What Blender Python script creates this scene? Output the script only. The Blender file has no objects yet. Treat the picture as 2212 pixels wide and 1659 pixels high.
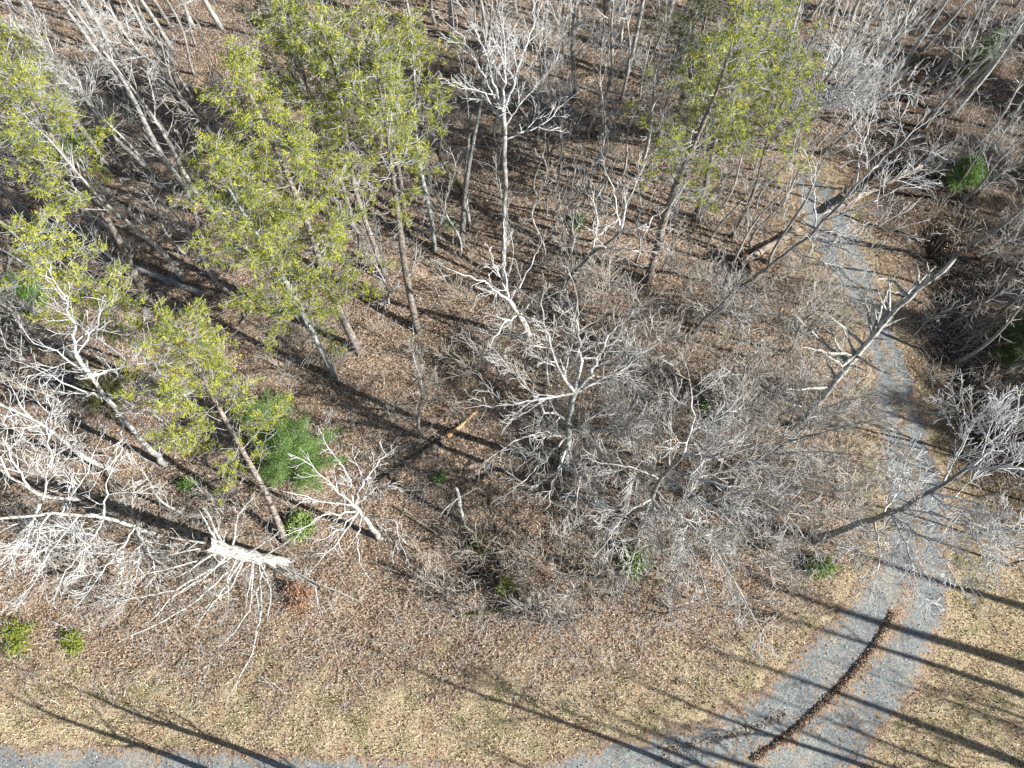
import bpy, math, random
import numpy as np
from mathutils import Vector, Quaternion, Matrix

# ------------------------------------------------------------------ camera, sky, sun, exposure
sc = bpy.context.scene
COL = sc.collection
CAM_H = 45.0; TILT = math.radians(20.0); FPX = 710.0
cd = bpy.data.cameras.new("camera"); cam = bpy.data.objects.new("camera", cd); COL.objects.link(cam)
cam.location = (0, 0, CAM_H); cam.rotation_euler = (TILT, 0, 0)
cd.sensor_width = 36; cd.lens = FPX / 1024 * 36; cd.clip_start = 0.5; cd.clip_end = 2000
sc.camera = cam
SUN_EL = math.radians(32.0)
SH = Vector((-0.945, 0.327, 0)).normalized()          # the way shadows fall on the ground
w = bpy.data.worlds.new("World"); sc.world = w; w.use_nodes = True
nt = w.node_tree; nt.nodes.clear()
sky = nt.nodes.new("ShaderNodeTexSky"); sky.sky_type = 'NISHITA'; sky.sun_disc = False
sky.sun_elevation = SUN_EL; sky.sun_rotation = math.atan2(-SH.x, -SH.y)
bg = nt.nodes.new("ShaderNodeBackground"); bg.inputs[1].default_value = 0.05
wo = nt.nodes.new("ShaderNodeOutputWorld")
nt.links.new(sky.outputs[0], bg.inputs[0]); nt.links.new(bg.outputs[0], wo.inputs[0])
sl = bpy.data.lights.new("sun", 'SUN'); sl.energy = 5.0; sl.angle = math.radians(0.5); sl.color = (1, 0.97, 0.92)
so = bpy.data.objects.new("sun", sl); COL.objects.link(so)
ldir = Vector((SH.x * math.cos(SUN_EL), SH.y * math.cos(SUN_EL), -math.sin(SUN_EL)))
so.rotation_euler = ldir.to_track_quat('-Z', 'Y').to_euler(); so.location = (60, -20, 60)
sc.view_settings.view_transform = 'Standard'; sc.view_settings.look = 'None'
sc.view_settings.exposure = 1.15; sc.view_settings.gamma = 1
sc.cycles.max_bounces = 5; sc.cycles.diffuse_bounces = 1; sc.cycles.transparent_max_bounces = 4

# ------------------------------------------------------------------ picture point -> world
S = 1024 / 2212.0
CT, ST = math.cos(TILT), math.sin(TILT)
def ray(dx, dy):
    u = (dx * S - 512) / FPX; v = (384 - dy * S) / FPX
    return Vector((u, v * CT + ST, v * ST - CT))
def at(dx, dy, z=0.0):
    r = ray(dx, dy); t = (z - CAM_H) / r.z
    return Vector((r.x * t, r.y * t, z))
def to_px(p):
    q = Vector((p[0], p[1] * CT + (p[2] - CAM_H) * ST, -p[1] * ST + (p[2] - CAM_H) * CT))
    return ((q.x / -q.z * FPX + 512) / S, (384 - q.y / -q.z * FPX) / S)
def auto_z(dx, dy, a, d):
    """height of the point on the line a + s*d that passes nearest the sight line of (dx, dy)"""
    r = ray(dx, dy).normalized(); d = d.normalized(); c = Vector((0, 0, CAM_H))
    w0 = a - c; b = d.dot(r); den = 1 - b * b
    s = (b * r.dot(w0) - d.dot(w0)) / max(den, 1e-6)
    return (a + d * s).z
def gh(x, y):
    return (0.28 * np.sin(x * 0.11 + 1.3) * np.cos(y * 0.09 + 0.4) + 0.10 * np.sin(x * 0.37 + y * 0.21)
            + 0.06 * np.sin(y * 0.83 - x * 0.31 + 2) + 0.012 * np.maximum(y - 12, 0))
def ghf(x, y): return float(gh(np.float64(x), np.float64(y)))
def on_ground(dx, dy):
    p = at(dx, dy)
    for _ in range(3): p = at(dx, dy, ghf(p.x, p.y))
    return p

# ------------------------------------------------------------------ materials
def mat(name, cols, scale=4.0, rough=0.85, bump=0.0, bscale=30.0, stretch=(1, 1, 1), detail=5, pos=None, obj_var=0.0, spec=0.2):
    m = bpy.data.materials.new(name); m.use_nodes = True
    n = m.node_tree; b = n.nodes["Principled BSDF"]; b.inputs["Roughness"].default_value = rough
    b.inputs["Specular IOR Level"].default_value = spec
    tc = n.nodes.new("ShaderNodeTexCoord"); mp = n.nodes.new("ShaderNodeMapping"); mp.inputs["Scale"].default_value = stretch
    n.links.new(tc.outputs["Object"], mp.inputs[0])
    no = n.nodes.new("ShaderNodeTexNoise"); no.inputs["Scale"].default_value = scale; no.inputs["Detail"].default_value = detail
    n.links.new(mp.outputs[0], no.inputs["Vector"])
    cr = n.nodes.new("ShaderNodeValToRGB"); e = cr.color_ramp.elements
    pos = pos or [0.3 + 0.4 * i / (len(cols) - 1) for i in range(len(cols))]
    e[0].position = pos[0]; e[0].color = (*cols[0], 1); e[1].position = pos[-1]; e[1].color = (*cols[-1], 1)
    for k in range(1, len(cols) - 1):
        q = e.new(pos[k]); q.color = (*cols[k], 1)
    n.links.new(no.outputs[0], cr.inputs[0]); out = cr.outputs[0]
    if obj_var:
        oi = n.nodes.new("ShaderNodeObjectInfo"); mr = n.nodes.new("ShaderNodeMapRange")
        mr.inputs[3].default_value = 1 - obj_var; mr.inputs[4].default_value = 1 + obj_var
        n.links.new(oi.outputs["Random"], mr.inputs[0])
        mx = n.nodes.new("ShaderNodeVectorMath"); mx.operation = 'SCALE'
        n.links.new(out, mx.inputs[0]); n.links.new(mr.outputs[0], mx.inputs["Scale"]); out = mx.outputs[0]
    n.links.new(out, b.inputs["Base Color"])
    if bump:
        bn = n.nodes.new("ShaderNodeTexNoise"); bn.inputs["Scale"].default_value = bscale; bn.inputs["Detail"].default_value = 4
        n.links.new(mp.outputs[0], bn.inputs["Vector"])
        bu = n.nodes.new("ShaderNodeBump"); bu.inputs["Strength"].default_value = bump; bu.inputs["Distance"].default_value = 0.05
        n.links.new(bn.outputs[0], bu.inputs["Height"]); n.links.new(bu.outputs[0], b.inputs["Normal"])
    return m
def attr_mat(name, trans=0.0, rough=0.8, obj_var=0.0):
    """colour read from the mesh's own colour attribute 'tint' (one tint per leaf / needle tuft)"""
    m = bpy.data.materials.new(name); m.use_nodes = True
    n = m.node_tree; b = n.nodes["Principled BSDF"]; b.inputs["Roughness"].default_value = rough
    b.inputs["Specular IOR Level"].default_value = 0.25
    a = n.nodes.new("ShaderNodeAttribute"); a.attribute_name = "tint"; out = a.outputs["Color"]
    if obj_var:
        oi = n.nodes.new("ShaderNodeObjectInfo"); mr = n.nodes.new("ShaderNodeMapRange")
        mr.inputs[3].default_value = 1 - obj_var; mr.inputs[4].default_value = 1 + obj_var
        n.links.new(oi.outputs["Random"], mr.inputs[0])
        mx = n.nodes.new("ShaderNodeVectorMath"); mx.operation = 'SCALE'
        n.links.new(out, mx.inputs[0]); n.links.new(mr.outputs[0], mx.inputs["Scale"]); out = mx.outputs[0]
    n.links.new(out, b.inputs["Base Color"])
    if trans:
        t = n.nodes.new("ShaderNodeBsdfTranslucent"); n.links.new(out, t.inputs[0])
        ms = n.nodes.new("ShaderNodeMixShader"); ms.inputs[0].default_value = trans
        n.links.new(b.outputs[0], ms.inputs[1]); n.links.new(t.outputs[0], ms.inputs[2])
        n.links.new(ms.outputs[0], n.nodes["Material Output"].inputs[0])
    return m
M = {}
M['bark_pale'] = mat('bark_pale', [(.17, .165, .15), (.36, .355, .335), (.55, .54, .51)], 3.0, bump=.5, stretch=(2, 2, .7), obj_var=.18)
M['bark_grey'] = mat('bark_grey', [(.13, .125, .115), (.27, .265, .25), (.40, .39, .36)], 3.5, bump=.7, stretch=(2, 2, .6), obj_var=.2)
M['bark_pine'] = mat('bark_pine', [(.10, .085, .075), (.24, .205, .175), (.40, .36, .32)], 5.0, bump=.9, stretch=(1.5, 1.5, .8), obj_var=.15)
M['bark_lichen'] = mat('bark_lichen', [(.13, .13, .12), (.26, .28, .25), (.46, .50, .46)], 3.0, bump=.6, stretch=(1.5, 1.5, .8), obj_var=.12)
M['dead_wood'] = mat('dead_wood', [(.12, .11, .09), (.46, .45, .41), (.66, .65, .61)], 3.4, bump=.9, stretch=(3, 3, .8), pos=[.36, .46, .62])
M['twig'] = mat('twig', [(.20, .195, .18), (.42, .41, .385), (.66, .65, .63)], 1.2, obj_var=.22)
M['twig_bright'] = mat('twig_bright', [(.34, .34, .33), (.56, .56, .55), (.74, .735, .72)], 1.0, obj_var=.1)
M['twig_grey'] = mat('twig_grey', [(.20, .20, .19), (.36, .36, .345), (.52, .52, .50)], 1.2, obj_var=.2)
M['twig_brown'] = mat('twig_brown', [(.26, .23, .19), (.42, .38, .32), (.56, .51, .45)], 1.0, obj_var=.25)
M['log_bark'] = mat('log_bark', [(.13, .10, .075), (.33, .27, .21), (.50, .44, .37)], 4.0, bump=.8, stretch=(2, 2, 2))
M['log_moss'] = mat('log_moss', [(.05, .04, .025), (.10, .10, .035), (.20, .19, .12)], 4.0, bump=.8)
M['log_dark'] = mat('log_dark', [(.04, .035, .03), (.09, .075, .06), (.17, .15, .12)], 4.0, bump=.8)
M['broken_wood'] = mat('broken_wood', [(.35, .17, .07), (.55, .32, .16), (.66, .45, .27)], 8.0, bump=.5)
M['rotten'] = mat('rotten', [(.03, .025, .02), (.08, .055, .04)], 8.0, bump=.8)
M['soil'] = mat('soil', [(.05, .035, .025), (.12, .08, .055), (.22, .15, .10)], 6.0, bump=1, bscale=12)
M['needles'] = attr_mat('needles', .22, obj_var=.12)
M['leaf'] = attr_mat('leaf', .15)
M['green_leaf'] = attr_mat('green_leaf', .2)

# ------------------------------------------------------------------ mesh helpers
def link(name, me, m, parent=None):
    o = bpy.data.objects.new(name, me); COL.objects.link(o)
    if m is not None and not me.materials:
        for q in (m if isinstance(m, (list, tuple)) else [m]): me.materials.append(q)
    if parent is not None: o.parent = parent
    return o
def tag(o, label=None, cat=None, group=None, kind=None):
    if label: o['label'] = label
    if cat: o['category'] = cat
    if group: o['group'] = group
    if kind: o['kind'] = kind
    return o
def empty(name, loc, label, cat, group=None):
    o = bpy.data.objects.new(name, None); COL.objects.link(o); o.location = loc; o.empty_display_size = .3
    return tag(o, label, cat, group)
def poly_mesh(name, V, F, tint=None, smooth=False, mi=None):
    """V (n,3), F (m,k) all faces of the same size k"""
    V = np.asarray(V, np.float32); F = np.asarray(F, np.int32)
    me = bpy.data.meshes.new(name); m, k = F.shape
    me.vertices.add(len(V)); me.vertices.foreach_set('co', V.ravel())
    me.loops.add(m * k); me.loops.foreach_set('vertex_index', F.ravel())
    me.polygons.add(m); me.polygons.foreach_set('loop_start', np.arange(0, m * k, k, dtype=np.int32))
    me.polygons.foreach_set('loop_total', np.full(m, k, np.int32))
    if smooth: me.polygons.foreach_set('use_smooth', np.ones(m, bool))
    if mi is not None: me.polygons.foreach_set('material_index', np.asarray(mi, np.int32))
    if tint is not None:
        a = me.color_attributes.new('tint', 'FLOAT_COLOR', 'POINT')
        c = np.ones((len(V), 4), np.float32); c[:, :3] = tint; a.data.foreach_set('color', c.ravel())
    me.update(calc_edges=True); return me
def seg_mesh(name, segs, sides=3):
    """segs: rows p0(3) p1(3) r0 r1 -> little tapered prisms"""
    A = np.array(segs, np.float64); p0, p1, r0, r1 = A[:, :3], A[:, 3:6], A[:, 6], A[:, 7]
    d = p1 - p0; L = np.linalg.norm(d, axis=1, keepdims=True); d = d / np.maximum(L, 1e-6)
    p1 = p1 + d * r1[:, None] * .6
    ref = np.where(np.abs(d[:, 2:3]) > .9, np.array([[1., 0, 0]]), np.array([[0, 0, 1.]]))
    a = np.cross(d, ref); a /= np.linalg.norm(a, axis=1, keepdims=True); b = np.cross(d, a)
    n = len(A); V = np.zeros((n, 2, sides, 3))
    for k in range(sides):
        t = 2 * math.pi * k / sides; o = a * math.cos(t) + b * math.sin(t)
        V[:, 0, k] = p0 + o * r0[:, None]; V[:, 1, k] = p1 + o * r1[:, None]
    base = np.arange(n)[:, None] * 2 * sides; F = []
    for k in range(sides):
        j = (k + 1) % sides
        F.append(base + np.array([[k, j, sides + j, sides + k]]))
    return poly_mesh(name, V.reshape(-1, 3), np.concatenate(F), smooth=True)
def tube_mesh(name, pts, rad, sides=10, rng=None, rough=.06, flare=True, cap=True, jag=0.0):
    P = [Vector(p) for p in pts]; n = len(P); V = []; rng = rng or random
    ph = [rng.uniform(0, 6.28) for _ in range(3)]
    up = Vector((1, 0, 0))
    for i, p in enumerate(P):
        d = (P[min(i + 1, n - 1)] - P[max(i - 1, 0)]).normalized()
        a = (up - d * up.dot(d)).normalized(); up = a; b = d.cross(a)
        for k in range(sides):
            t = 2 * math.pi * k / sides; r = rad[i] * (1 + rough * math.sin(2 * t + ph[0] + i * .4) + rough * math.sin(3 * t + ph[1] - i * .6) + rng.uniform(-rough, rough) * .6)
            if flare and i == 0: r *= 1.25 + .3 * math.sin(4 * t + ph[2])
            if flare and i == 1: r *= 1.05 + .08 * math.sin(4 * t + ph[2])
            off = d * (rng.uniform(-jag, jag) if (i == n - 1 and jag) else 0)
            V.append(p + (a * math.cos(t) + b * math.sin(t)) * r + off)
    F = []
    for i in range(n - 1):
        for k in range(sides):
            j = (k + 1) % sides; F.append((i * sides + k, i * sides + j, (i + 1) * sides + j, (i + 1) * sides + k))
    me = poly_mesh(name, [tuple(v) for v in V], F, smooth=True)
    if cap:
        import bmesh
        bm = bmesh.new(); bm.from_mesh(me); bm.verts.ensure_lookup_table()
        for r0 in (0, (n - 1) * sides):
            bm.verts.ensure_lookup_table(); vs = [bm.verts[r0 + k] for k in range(sides)]
            c = bm.verts.new(sum((v.co for v in vs), Vector()) / sides)
            for k in range(sides):
                f = bm.faces.new((vs[k], vs[(k + 1) % sides], c) if r0 else (vs[(k + 1) % sides], vs[k], c)); f.material_index = 1 if r0 else 0
        bm.to_mesh(me); bm.free()
    return me
def rvec(rng): return Vector((rng.gauss(0, 1), rng.gauss(0, 1), rng.gauss(0, 1)))
def side_dir(d, ang, rng):
    a = rvec(rng); a = (a - d * a.dot(d))
    if a.length < 1e-4: a = Vector((1, 0, 0))
    return (d * math.cos(ang) + a.normalized() * math.sin(ang)).normalized()

#             step  wobble  children-per-step  child length ratio  angle
LV = [dict(st=.46, wb=.09, ch=1.2, cl=.56, an=.74),
      dict(st=.32, wb=.12, ch=1.0, cl=.56, an=.66),
      dict(st=.24, wb=.14, ch=.8, cl=.62, an=.62),
      dict(st=.24, wb=.14, ch=0, cl=0, an=0)]
def grow(segs, p, d, r, L, lv, rng, up=.05, mx=3, rmin=.011, den=1.0):
    P = LV[lv]; n = max(2, int(L / P['st'])); st = L / n; r_ = r
    for i in range(n):
        d = (d + rvec(rng) * P['wb'] + Vector((0, 0, up))).normalized()
        q = p + d * st; t = (i + 1) / n; r1 = max(rmin, r * (1 - .8 * t))
        segs.append((*p, *q, r_, r1)); p, r_ = q, r1
        if lv < mx and t > .15:
            k = P['ch'] * den; c = int(k) + (rng.random() < k - int(k))
            for _ in range(c):
                cl = L * P['cl'] * (1.15 - .65 * t) * rng.uniform(.6, 1.25)
                if cl > .14: grow(segs, p, side_dir(d, P['an'] * rng.uniform(.6, 1.3), rng), max(rmin, r1 * .62), cl, lv + 1, rng, up * 1.3, mx, rmin, den)
def grow_on(segs, pts, r0, r1, rng, lv=1, clen=2.2, den=1.0, up=.03, wob=.05, mx=3, rmin=.011, step=.35, start=.12, main=None):
    """a limb through given points, with side branches growing from it"""
    P = [Vector(p) for p in pts]; path = []
    for i in range(len(P) - 1):
        k = max(1, int((P[i + 1] - P[i]).length / step))
        for j in range(k): path.append(P[i].lerp(P[i + 1], j / k))
    path.append(P[-1]); n = len(path)
    path = [path[0]] + [q + rvec(rng) * wob * min(1, i / 3) for i, q in enumerate(path) if i]
    r_ = r0
    for i in range(n - 1):
        t = (i + 1) / (n - 1); r = r0 + (r1 - r0) * t
        (segs if main is None else main).append((*path[i], *path[i + 1], r_, r)); r_ = r
        if t > start:
            d = (path[i + 1] - path[i]).normalized()
            k = .62 * den; c = int(k) + (rng.random() < k - int(k))
            for _ in range(c):
                grow(segs, path[i + 1], side_dir(d, rng.uniform(.5, 1.15), rng), max(rmin, r * .5), clen * (1.15 - .6 * t) * rng.uniform(.5, 1.2), lv, rng, up, mx, rmin, den)
    if mx >= lv: grow(segs, path[-1], (path[-1] - path[-2]).normalized(), r1, clen * .5, lv, rng, up, mx, rmin, den)

def trunk_path(a, b, rng, bend=.25, n=14):
    a, b = Vector(a), Vector(b); ax, ay = rng.uniform(0, 6.28), rng.uniform(0, 6.28); L = (b - a).length
    fx, fy = rng.uniform(3, 7), rng.uniform(3, 7); out = []
    for i in range(n + 1):
        t = i / n; k = math.sin(math.pi * t) ** .7 * bend if 0 < t < 1 else 0
        out.append(a.lerp(b, t) + Vector((math.sin(ax + fx * t), math.sin(ay + fy * t), 0)) * k)
    return out

# ------------------------------------------------------------------ tree builders (all in local coordinates, base at the origin)
def bare_meshes(nm, rng, h, top, r, crown0=.42, spread=3.4, nl=13, den=1.0, bend=.25, rmin=.011, up=.06, mx=3):
    path = trunk_path((0, 0, -.1), top, rng, bend, 16)
    rad = [max(.02, r * (1 - .86 * (i / 16) ** 1.15)) for i in range(17)]
    tm = tube_mesh(nm + '_trunk', path, rad, 9, rng)
    segs = []
    for k in range(nl):
        t = crown0 + (1 - crown0) * (k + rng.uniform(0, .9)) / nl; f = t * 16; i = min(15, int(f))
        p = path[i].lerp(path[i + 1], f - i); d0 = (path[i + 1] - path[i]).normalized()
        a = rng.uniform(.55, 1.15) * (1 - .35 * t); L = spread * rng.uniform(.55, 1.15) * (1.25 - .75 * (t - crown0) / (1 - crown0))
        rr = max(.02, rad[i] * rng.uniform(.35, .6)); az = k * 2.4 + rng.uniform(-.5, .5)
        o = Vector((math.cos(az), math.sin(az), 0)); d = (d0 * math.cos(a) + o * math.sin(a)).normalized()
        grow(segs, p, d, rr, L, 0, rng, up, mx, rmin, den)
    grow(segs, path[-1], (path[-1] - path[-2]).normalized(), rad[-1], spread * .5, 1, rng, up, mx, rmin, den)
    for k in range(rng.randint(2, 5)):                          # dead stubs lower down
        t = rng.uniform(.15, crown0); f = t * 16; i = int(f); p = path[i].lerp(path[i + 1], f - i); az = rng.uniform(0, 6.28)
        grow(segs, p, Vector((math.cos(az), math.sin(az), .2)).normalized(), .025, rng.uniform(.5, 1.6), 2, rng, 0, 3, rmin)
    return tm, seg_mesh(nm + '_crown', segs)
def tufts(C, rng, k=7, ln=.17, wd=.035, cols=((.2, .22, .03), (.1, .15, .03)), spread=.10, axis=None):
    """needle tufts: k narrow blades radiating from each centre"""
    n = len(C); C = np.repeat(C, k, axis=0); N = n * k
    d = rng.normal(size=(N, 3)); d[:, 2] += .35
    if axis is not None: d += np.repeat(axis, k, axis=0) * 1.1
    d /= np.linalg.norm(d, axis=1, keepdims=True)
    s = np.cross(d, rng.normal(size=(N, 3))); s /= np.linalg.norm(s, axis=1, keepdims=True)
    c = C + rng.normal(size=(N, 3)) * spread; l = (ln * rng.uniform(.6, 1.3, N))[:, None]; wv = s * wd
    V = np.stack([c - wv * .6, c + wv * .6, c + d * l + wv, c + d * l - wv], 1).reshape(-1, 3)
    F = np.arange(N * 4).reshape(-1, 4)
    c0, c1 = np.array(cols[0]), np.array(cols[1]); t = np.repeat(rng.random(n), k)[:, None]
    col = (c0 * (1 - t) + c1 * t) * rng.uniform(.8, 1.2, (N, 1)); return V, F, np.repeat(col, 4, axis=0)
def pine_meshes(nm, rng, nrg, top, r, crown0=.42, spread=3.0, dens=1.0, bend=.3, cols=((.52, .52, .07), (.13, .18, .045))):
    path = trunk_path((0, 0, -.1), top, rng, bend, 16); h = Vector(top).length
    rad = [max(.02, r * (1 - .85 * (i / 16) ** 1.2)) for i in range(17)]
    tm = tube_mesh(nm + '_trunk', path, rad, 9, rng)
    segs, C, A = [], [], []
    nl = int(h * (1 - crown0) * 5.2)
    for k in range(nl):
        u = (k + rng.random()) / nl; t = crown0 + (1 - crown0) * u; f = t * 16; i = min(15, int(f))
        p = path[i].lerp(path[i + 1], f - i); az = k * 2.4 + rng.uniform(-.7, .7)
        prof = math.sin(math.pi * min(1, .28 + .72 * u)) ** .7 if u < .98 else .25
        L = spread * max(.25, prof) * rng.uniform(.55, 1.25)
        el = rng.uniform(-.1, .45) + .45 * u
        d = Vector((math.cos(az) * math.cos(el), math.sin(az) * math.cos(el), math.sin(el)))
        n = max(3, int(L / .3)); st = L / n; q = p; r_ = max(.018, rad[i] * .36)
        for j in range(n):
            d = (d + rvec(rng) * .12 + Vector((0, 0, .05))).normalized(); q2 = q + d * st; v = (j + 1) / n; r1 = max(.012, .75 * r_)
            segs.append((*q, *q2, r_, r1)); q, r_ = q2, r1
            if v > .25:
                for s in range(3 if rng.random() < .5 else 2):
                    d2 = side_dir(d, rng.uniform(.6, 1.1), rng); d2.z = abs(d2.z) * .5; d2.normalize()
                    l2 = rng.uniform(.35, 1.0) * (1.2 - .6 * v); m2 = max(2, int(l2 / .25)); x = q
                    for e in range(m2):
                        d2 = (d2 + rvec(rng) * .2).normalized(); y = x + d2 * (l2 / m2); segs.append((*x, *y, .013, .010)); x = y
                        if rng.random() < (.55 + .5 * e / m2) * dens * .6: C.append(tuple(x)); A.append(tuple(d2))
                    for _ in range(1): grow(segs, x, side_dir(d2, .4, rng), .012, rng.uniform(.25, .6), 3, rng, .06, 3, .011)
        if rng.random() < dens * .8: C.append(tuple(q)); A.append(tuple(d))
    for k in range(int(16 * (crown0 + .15))):                  # grey dead branches under the green crown
        t = rng.uniform(.2, crown0 + .1); f = t * 16; i = int(f); p = path[i].lerp(path[i + 1], f - i); az = rng.uniform(0, 6.28)
        grow(segs, p, Vector((math.cos(az), math.sin(az), rng.uniform(-.1, .4))).normalized(), .028, rng.uniform(.7, 2.4), 1, rng, 0, 3, .011, .8)
    C = np.array(C); V, F, T = tufts(np.repeat(C, 2, axis=0) + nrg.normal(size=(len(C) * 2, 3)) * .11, nrg, 17, .105, .0155, cols, .06, np.repeat(np.array(A), 2, axis=0) * .4)
    fm = poly_mesh(nm + '_foliage', V, F, T)
    return tm, seg_mesh(nm + '_branches', segs), fm
def bush_mesh(nm, nrg, R, H, n, cols, ln=.12, wd=.05, k=6):
    """leafy evergreen bush: leaf clumps gathered on shoots with gaps between"""
    ns = max(8, n // 26); az = nrg.uniform(0, 6.28, ns); el = np.arcsin(nrg.uniform(.05, 1, ns)); rr = nrg.uniform(.55, 1.1, ns)
    tip = np.stack([np.cos(az) * np.cos(el) * R, np.sin(az) * np.cos(el) * R, np.sin(el) * H], 1) * rr[:, None]
    i = nrg.integers(0, ns, n); t = nrg.uniform(.25, 1, n)[:, None] ** .6
    C = tip[i] * t + nrg.normal(size=(n, 3)) * .16 * R + np.array([0, 0, .1])
    V, F, T = tufts(C, nrg, k, ln, wd, cols, .12); return poly_mesh(nm, V, F, T), tip

def local(root, pts): return [Vector(p) - root for p in pts]

# ------------------------------------------------------------------ ground, drive
rng = random.Random(7); NR = np.random.default_rng(11)
def pts_world(L): return np.array([tuple(at(x, y))[:2] for x, y in L])
def catmull(P, n):
    P = np.asarray(P, float); Q = np.vstack([2 * P[0] - P[1], P, 2 * P[-1] - P[-2]]); out = []
    m = len(P) - 1
    for s in np.linspace(0, m - 1e-6, n):
        i = int(s); t = s - i; a, b, c, d = Q[i:i + 4]
        out.append(.5 * ((2 * b) + (-a + c) * t + (2 * a - 5 * b + 4 * c - d) * t * t + (-a + 3 * b - 3 * c + d) * t ** 3))
    return np.array(out)
LEFT = [(-900, 1612), (-400, 1608), (0, 1604), (400, 1612), (800, 1628), (1120, 1642), (1300, 1592), (1470, 1560), (1590, 1500), (1690, 1435), (1765, 1350),
        (1835, 1270), (1890, 1190), (1915, 1100), (1900, 990), (1880, 850), (1865, 750), (1815, 640), (1762, 560), (1728, 500), (1712, 430), (1715, 385)]
RIGHT = [(-900, 1790), (-400, 1790), (0, 1790), (400, 1795), (800, 1800), (1120, 1800), (1420, 1790), (1680, 1750), (1850, 1680), (1930, 1590), (1995, 1500),
         (2040, 1400), (2062, 1290), (2066, 1180), (2052, 1080), (1990, 880), (1945, 750), (1890, 620), (1868, 550), (1846, 490), (1805, 430), (1750, 380)]
NL = 520
RL, RR = catmull(pts_world(LEFT), NL), catmull(pts_world(RIGHT), NL)
def fnoise(x, y, s=1.0, seed=0.0):
    return (np.sin(x * 1.7 * s + 1.1 + seed) * np.cos(y * 1.3 * s + seed * 2) + .6 * np.sin(x * 3.9 * s - y * 2.7 * s + 2 + seed) + .4 * np.sin(y * 6.7 * s + x * 5.1 * s + seed * 3)) / 2
mid = (RL + RR) / 2; half = np.linalg.norm(RL - RR, axis=1) / 2
def road_d(x, y):
    """signed distance to the edge of the drive, negative on the drive"""
    x = np.atleast_1d(x).astype(float); y = np.atleast_1d(y).astype(float); out = np.empty(len(x))
    for a in range(0, len(x), 20000):
        dx = x[a:a + 20000, None] - mid[None, ::4, 0]; dy = y[a:a + 20000, None] - mid[None, ::4, 1]
        D = np.sqrt(dx * dx + dy * dy) - half[None, ::4]; out[a:a + 20000] = D.min(1)
    return out
# verge of pale dormant grass: below the tree line and along the drive
TL = pts_world([(-600, 1330), (0, 1370), (300, 1400), (600, 1390), (900, 1400), (1200, 1390), (1500, 1370), (1700, 1290), (1850, 1160)])
def verge(x, y):
    yl = np.interp(x, TL[:, 0], TL[:, 1]); a = np.clip((yl - y + fnoise(x, y, .8) * 2.2 + fnoise(x, y, .3, 17) * 2) / 5 + .12, 0, 1)
    r = road_d(x, y); b = np.clip(1 - (r - .2) / 2.6 + fnoise(x, y, 1.1, 3) * .5, 0, 1) * .75
    c = np.clip((x - 20 - np.maximum(0, y - 3) * 1.2) / 4, 0, 1) * (y < 12)
    return np.clip(np.maximum(np.maximum(a, b), c * .9), 0, 1)

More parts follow.
